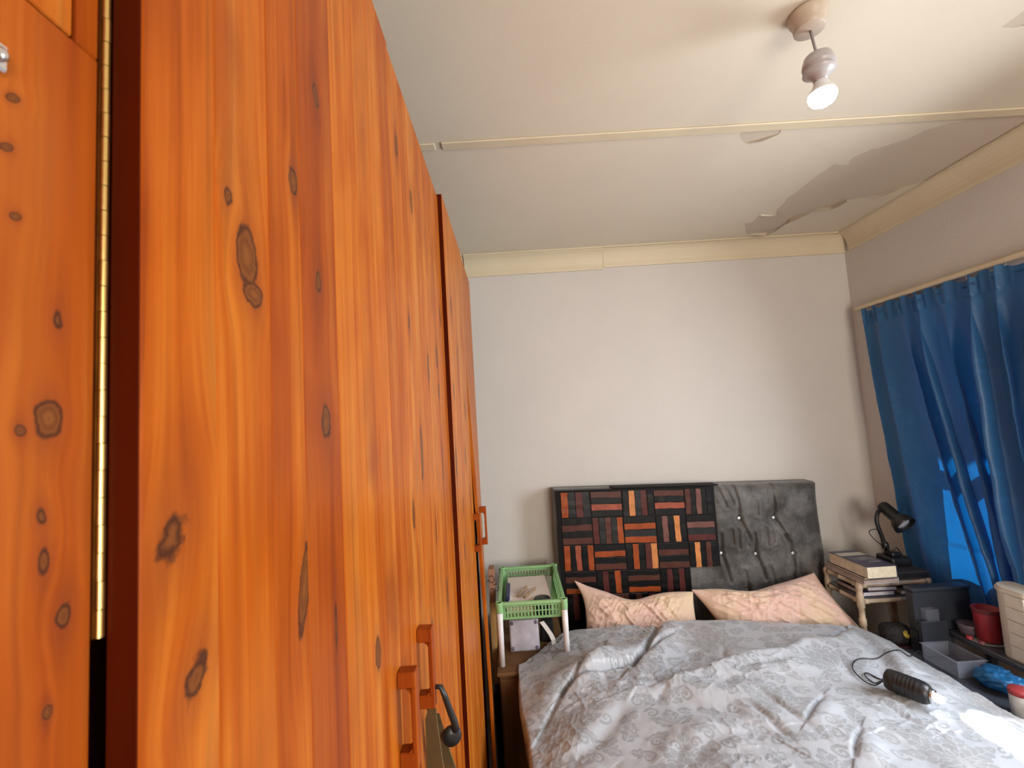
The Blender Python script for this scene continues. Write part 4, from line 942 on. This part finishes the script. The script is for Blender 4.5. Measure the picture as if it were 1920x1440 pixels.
b = B(); b.tube(smooth([(1.868, 2.45, .86), (1.864, 2.452, .90), (1.858, 2.452, .945), (1.846, 2.453, .99), (1.842, 2.455, 1.03), (1.853, 2.46, 1.062), (1.876, 2.47, 1.078), (1.90, 2.478, 1.078)]), .0095, 10); b.obj('gooseneck', M['black'], DL)
b = B(); b.lathe([(.013, 0), (.016, .004), (.016, .03), (.012, .036)], (1.868, 2.45, .885), (-.1, 0, 1), 14); b.obj('joint', M['black'], DL)
hA = Vector((1.905, 2.496, 1.100)); hd_ = Vector((.030, -.105, -.088)).normalized()
b = B(); b.lathe([(.002, -.004), (.020, -.001), (.028, .008), (.030, .02), (.030, .085), (.034, .094), (.047, .108), (.053, .130), (.054, .142), (.052, .142), (.045, .11), (.030, .095), (.026, .09), (.002, .088)], hA, hd_, 32, caps=False); b.obj('shade', M['black'], DL)
b = B(); b.lathe([(.010, .092), (.020, .105), (.031, .122), (.033, .128), (.026, .134), (.010, .137), (.002, .1375)], hA, hd_, 24); b.obj('reflector_bulb', mat('frosted_silver_bulb', (.62, .64, .68), .3, .2), DL)
b = B(); b.tube(smooth([(1.858, 2.458, .975), (1.835, 2.46, .985), (1.806, 2.46, .980), (1.800, 2.458, .965), (1.82, 2.455, .935), (1.848, 2.45, .905), (1.858, 2.445, .885)]), .0022, 6); b.obj('cord', M['black'], DL)
for (p, q) in (((1.862, 2.40), (1.905, 2.40)), ((1.84, 2.43), (1.862, 2.40))):
    b = B(); b.tube(smooth([(p[0], p[1], .880), ((p[0]+q[0])/2, p[1], .905), (q[0], q[1], .870)]), .003, 6); b.obj('clamp_arm', M['black'], DL)
# under and beside the nightstand
def lump(name, m, c, r, seed, sq=2.6, amp=.22, n=36):
    th = np.linspace(0, PI, n); phi = np.linspace(0, 2*PI, 2*n, endpoint=False); v = []; f = []
    for i, t in enumerate(th):
        for j, p in enumerate(phi):
            d = np.array([math.sin(t)*math.cos(p), math.sin(t)*math.sin(p), math.cos(t)])
            k = 1/np.sum(np.abs(d)**sq)**(1/sq); q = d*k*(1+amp*(float(fbm(np.array(d[0]*2.2+5), np.array(d[1]*2.2+d[2]*1.7+5), seed))-.45)+amp*.5*(float(vnoise(np.array(d[0]*7), np.array(d[1]*7+d[2]*5), seed+3))-.5))
            v.append((c[0]+q[0]*r[0]-c[0], q[1]*r[1], q[2]*r[2]))
    m2 = 2*n
    for i in range(n-1):
        for j in range(m2): f.append((i*m2+j, (i+1)*m2+j, (i+1)*m2+(j+1) % m2, i*m2+(j+1) % m2))
    return link(name, mesh(name, v, f, m, True), None, c)
o = B(); o.box((1.655, 2.19, 0), (1.93, 2.285, .53), .006); tag(o.obj('stool_box', mat('dark_maroon_box', (.045, .012, .016), .7)), 'dark maroon box on the floor in front of the nightstand', 'box')
BG = thing('bag', 'small black bag with a yellow badge lying below the nightstand shelf', 'bag', (1.70, 2.235, .531))
o = lump('body', M['black_rough'], (1.70, 2.235, .575), (.065, .045, .043), 11); o.parent = BG; o.location = (0, 0, .044)
b = B(); b.lathe([(.002, -.002), (.016, -.001), (.016, .002), (.002, .003)], (1.713, 2.188, .588), (.15, -.9, .45), 12); b.obj('badge', mat('yellow_badge', (.35, .26, .03), .5), BG)
tag(lump('pink_cloth', mat('pink_cloth', (.22, .055, .075), .9), (1.822, 2.24, .559), (.055, .042, .026), 5, 2.2, .35), 'crumpled pink cloth to the right of the black bag', 'cloth')
# low table, side table and things on them
dk = mat('slate_table_top', (.055, .062, .082), .4, var=.1)
LT_ = thing('low_table', 'low slate-coloured table between the bed and the taller side table', 'table', (1.745, 1.65, 0))
b = B(); b.box((1.648, 1.15, .505), (1.846, 2.182, .530), .004); b.obj('tabletop', dk, LT_)
for x in (1.67, 1.825):
    for y in (1.19, 2.15): b = B(); b.box((x-.016, y-.016, 0), (x+.016, y+.016, .505), .003); b.obj('leg', dk, LT_)
ST_ = thing('side_table', 'dark side table along the wall under the blue curtain', 'table', (1.95, 1.6, 0))
b = B(); b.box((1.852, 1.05, .598), (2.060, 2.182, .620), .004); b.obj('tabletop', mat('dark_table_top', (.05, .055, .07), .35), ST_)
for x in (1.868, 2.045):
    for y in (1.09, 2.15): b = B(); b.box((x-.014, y-.014, 0), (x+.014, y+.014, .598), .003); b.obj('leg', dk, ST_)
DB = thing('storage_box', 'upright dark grey storage box behind the clear tray', 'box', (1.84, 2.155, .531))
b = B(); b.box((1.722, 2.136, .531), (1.848, 2.179, .622)); b.box((1.722, 2.135, .622), (1.976, 2.180, .790), .004); b.obj('body', M['charcoal'], DB)
b = B(); b.box((1.717, 2.130, .790), (1.978, 2.184, .806), .004); b.obj('lid', M['charcoal'], DB)
def clear(name, col, a):
    k = NT(name); k.b.inputs['Base Color'].default_value = col+(1,); k.b.inputs['Roughness'].default_value = .15
    f = k.noise(k.n('ShaderNodeTexCoord').outputs['Object'], 20, 2); k.l(k.mix(f, tuple(c*.85 for c in col), col), k.b.inputs['Base Color'])
    t = k.n('ShaderNodeBsdfTransparent'); mx = k.n('ShaderNodeMixShader'); mx.inputs[0].default_value = a
    k.l(t.outputs[0], mx.inputs[1]); k.l(k.b.outputs[0], mx.inputs[2]); k.l(mx.outputs[0], k.out.inputs[0]); return k.m
cl1 = clear('clear_plastic', (.34, .38, .48), .28); cl2 = clear('clear_box_plastic', (.36, .40, .48), .09)
def tub(name, label, cat, x0, x1, y0, y1, z0, z1, m, t=.003, lip=.006):
    b = B(); b.box((x0, y0, z0), (x1, y1, z0+t)); b.box((x0, y0, z0+t), (x0+t, y1, z1)); b.box((x1-t, y0, z0+t), (x1, y1, z1)); b.box((x0+t, y0, z0+t), (x1-t, y0+t, z1)); b.box((x0+t, y1-t, z0+t), (x1-t, y1, z1))
    R_ = thing(name, label, cat, ((x0+x1)/2, (y0+y1)/2, z0)); b.obj('body', m, R_)
    b = B(); b.box((x0-lip, y0-lip, z1), (x0+t, y1+lip, z1+t), .001); b.box((x1-t, y0-lip, z1), (x1+lip, y1+lip, z1+t), .001); b.box((x0+t, y0-lip, z1), (x1-t, y0+t, z1+t), .001); b.box((x0+t, y1-t, z1), (x1-t, y1+lip, z1+t), .001); b.obj('rim', m, R_); return R_
tub('tray', 'clear plastic tray on the low table near the bed', 'tray', 1.700, 1.815, 1.935, 2.095, .5305, .592, cl1)
o = B(); o.box((1.72, 2.105, .5305), (1.835, 2.133, .675), .004); tag(o.obj('carton', M['charcoal']), 'dark carton wedged between the clear tray and the storage box', 'carton')
tub('clear_box', 'small clear box with bright edges on the dark carton', 'box', 1.745, 1.802, 2.106, 2.132, .6755, .722, cl2, .002, .002)
redp = mat('red_plastic', (.30, .022, .030), .4)
CP = thing('red_cup', 'dull red cup on a clear plate beside the cream drawer tower', 'cup', (1.925, 2.02, .625))
b = B(); b.lathe([(.002, .6262), (.036, .6262), (.039, .630), (.046, .755), (.046, .757), (.0435, .757), (.037, .633), (.002, .632)], (1.925, 2.02, 0), n=30, caps=False); b.obj('body', redp, CP)
b = B(); b.lathe([(.0465, .742), (.0475, .745), (.0475, .757), (.0462, .757)], (1.925, 2.02, 0), n=30, caps=False); b.obj('rim_band', mat('dark_red_rim', (.13, .015, .02), .4), CP)
b = B(); b.lathe([(.002, .6205), (.055, .6205), (.066, .6245), (.066, .6257), (.055, .623), (.002, .6225)], (1.922, 2.03, 0), n=36); tag(b.obj('plate', clear('plate_glass', (.6, .66, .7), .5)), 'clear glass plate under the red cup', 'plate')
b = B(); b.lathe([(.002, .6205), (.034, .6205), (.040, .66), (.040, .668), (.036, .668), (.002, .662)], (1.905, 2.085, 0), n=24); tag(b.obj('bowl', clear('bowl_plastic', (.18, .14, .17), .7)), 'small brownish bowl on the side table behind the red cup', 'bowl')
for i, (x, y, lab) in enumerate(((1.868, 2.05, 'brighter red bottle cap at the edge of the side table'), (1.876, 2.005, 'duller red bottle cap nearer the cream drawer tower'))):
    b = B(); b.lathe([(.002, 0), (.011, 0), (.0115, .002), (.0115, .011), (.010, .013), (.002, .013)], (x, y, .6205), n=16); tag(b.obj('bottle_cap', mat('cap_red_%d' % i, ((.42, .04, .05), (.22, .05, .06))[i], .4)), lab, 'cap', 'red caps on the side table')
tag(lump('plastic_bag', mat('blue_plastic_bag', (.010, .13, .34), .25, bump=.5, bscale=45), (1.778, 1.845, .568), (.056, .080, .034), 23, 2.4, .5), 'crumpled bright blue plastic bag on the low table', 'bag')
SH = thing('shaker', 'short pale shaker with a red lid on the low table', 'shaker', (1.698, 1.70, .531))
b = B(); b.lathe([(.002, .5308), (.026, .5308), (.029, .534), (.030, .60), (.028, .606), (.002, .606)], (1.698, 1.70, 0), n=26); b.obj('body', mat('milky_plastic', (.50, .50, .48), .4, vscale=30, var=.15), SH)
b = B(); b.lathe([(.002, .624), (.027, .623), (.031, .619), (.0315, .604), (.030, .603), (.002, .6062)], (1.698, 1.70, 0), n=26); b.obj('lid', mat('salmon_red_lid', (.34, .035, .040), .45), SH)
# drawer tower
DT = thing('drawer_tower', 'cream plastic tower of small drawers on the side table', 'drawers', (1.94, 1.87, .62))
def outline(x0, x1, y0, y1, rf, rn):
    p = []
    for (cx_, cy_, r, a0) in ((x0+rn, y0+rn, rn, PI), (x1-rn, y0+rn, rn, 1.5*PI), (x1-.02, y1-.02, .02, 0), (x0+rf, y1-rf, rf, .5*PI)):
        for i in range(9): a = a0+i/8*PI/2; p.append((cx_+r*math.cos(a), cy_+r*math.sin(a)))
    return p
def extr(b, ol, z0, z1):
    n = len(ol); v = [(x, y, z) for z in (z0, z1) for x, y in ol]
    b.add(v, [tuple(range(n))[::-1], tuple(range(n, 2*n))] + [(i, (i+1) % n, n+(i+1) % n, n+i) for i in range(n)])
b = B(); extr(b, outline(1.872, 1.968, 1.805, 1.945, .06, .006), .6205, .872); b.obj('body', M['cream'], DT)
b = B(); extr(b, outline(1.866, 1.972, 1.800, 1.950, .065, .010), .872, .881); extr(b, outline(1.872, 1.966, 1.806, 1.944, .06, .010), .881, .889); b.obj('lid', M['cream'], DT)
for i in range(5):
    z0 = .626+i*.0488; b = B(); b.box((1.8665, 1.8085, z0+.0015), (1.8735, 1.880, z0+.0480), .0015)
    dr = b.obj('drawer', M['cream'], DT)
    b = B(); b.box((1.8625, 1.806, z0+.0405), (1.8670, 1.815, z0+.0475), .001); b.obj('pull_tab', M['cream'], dr)
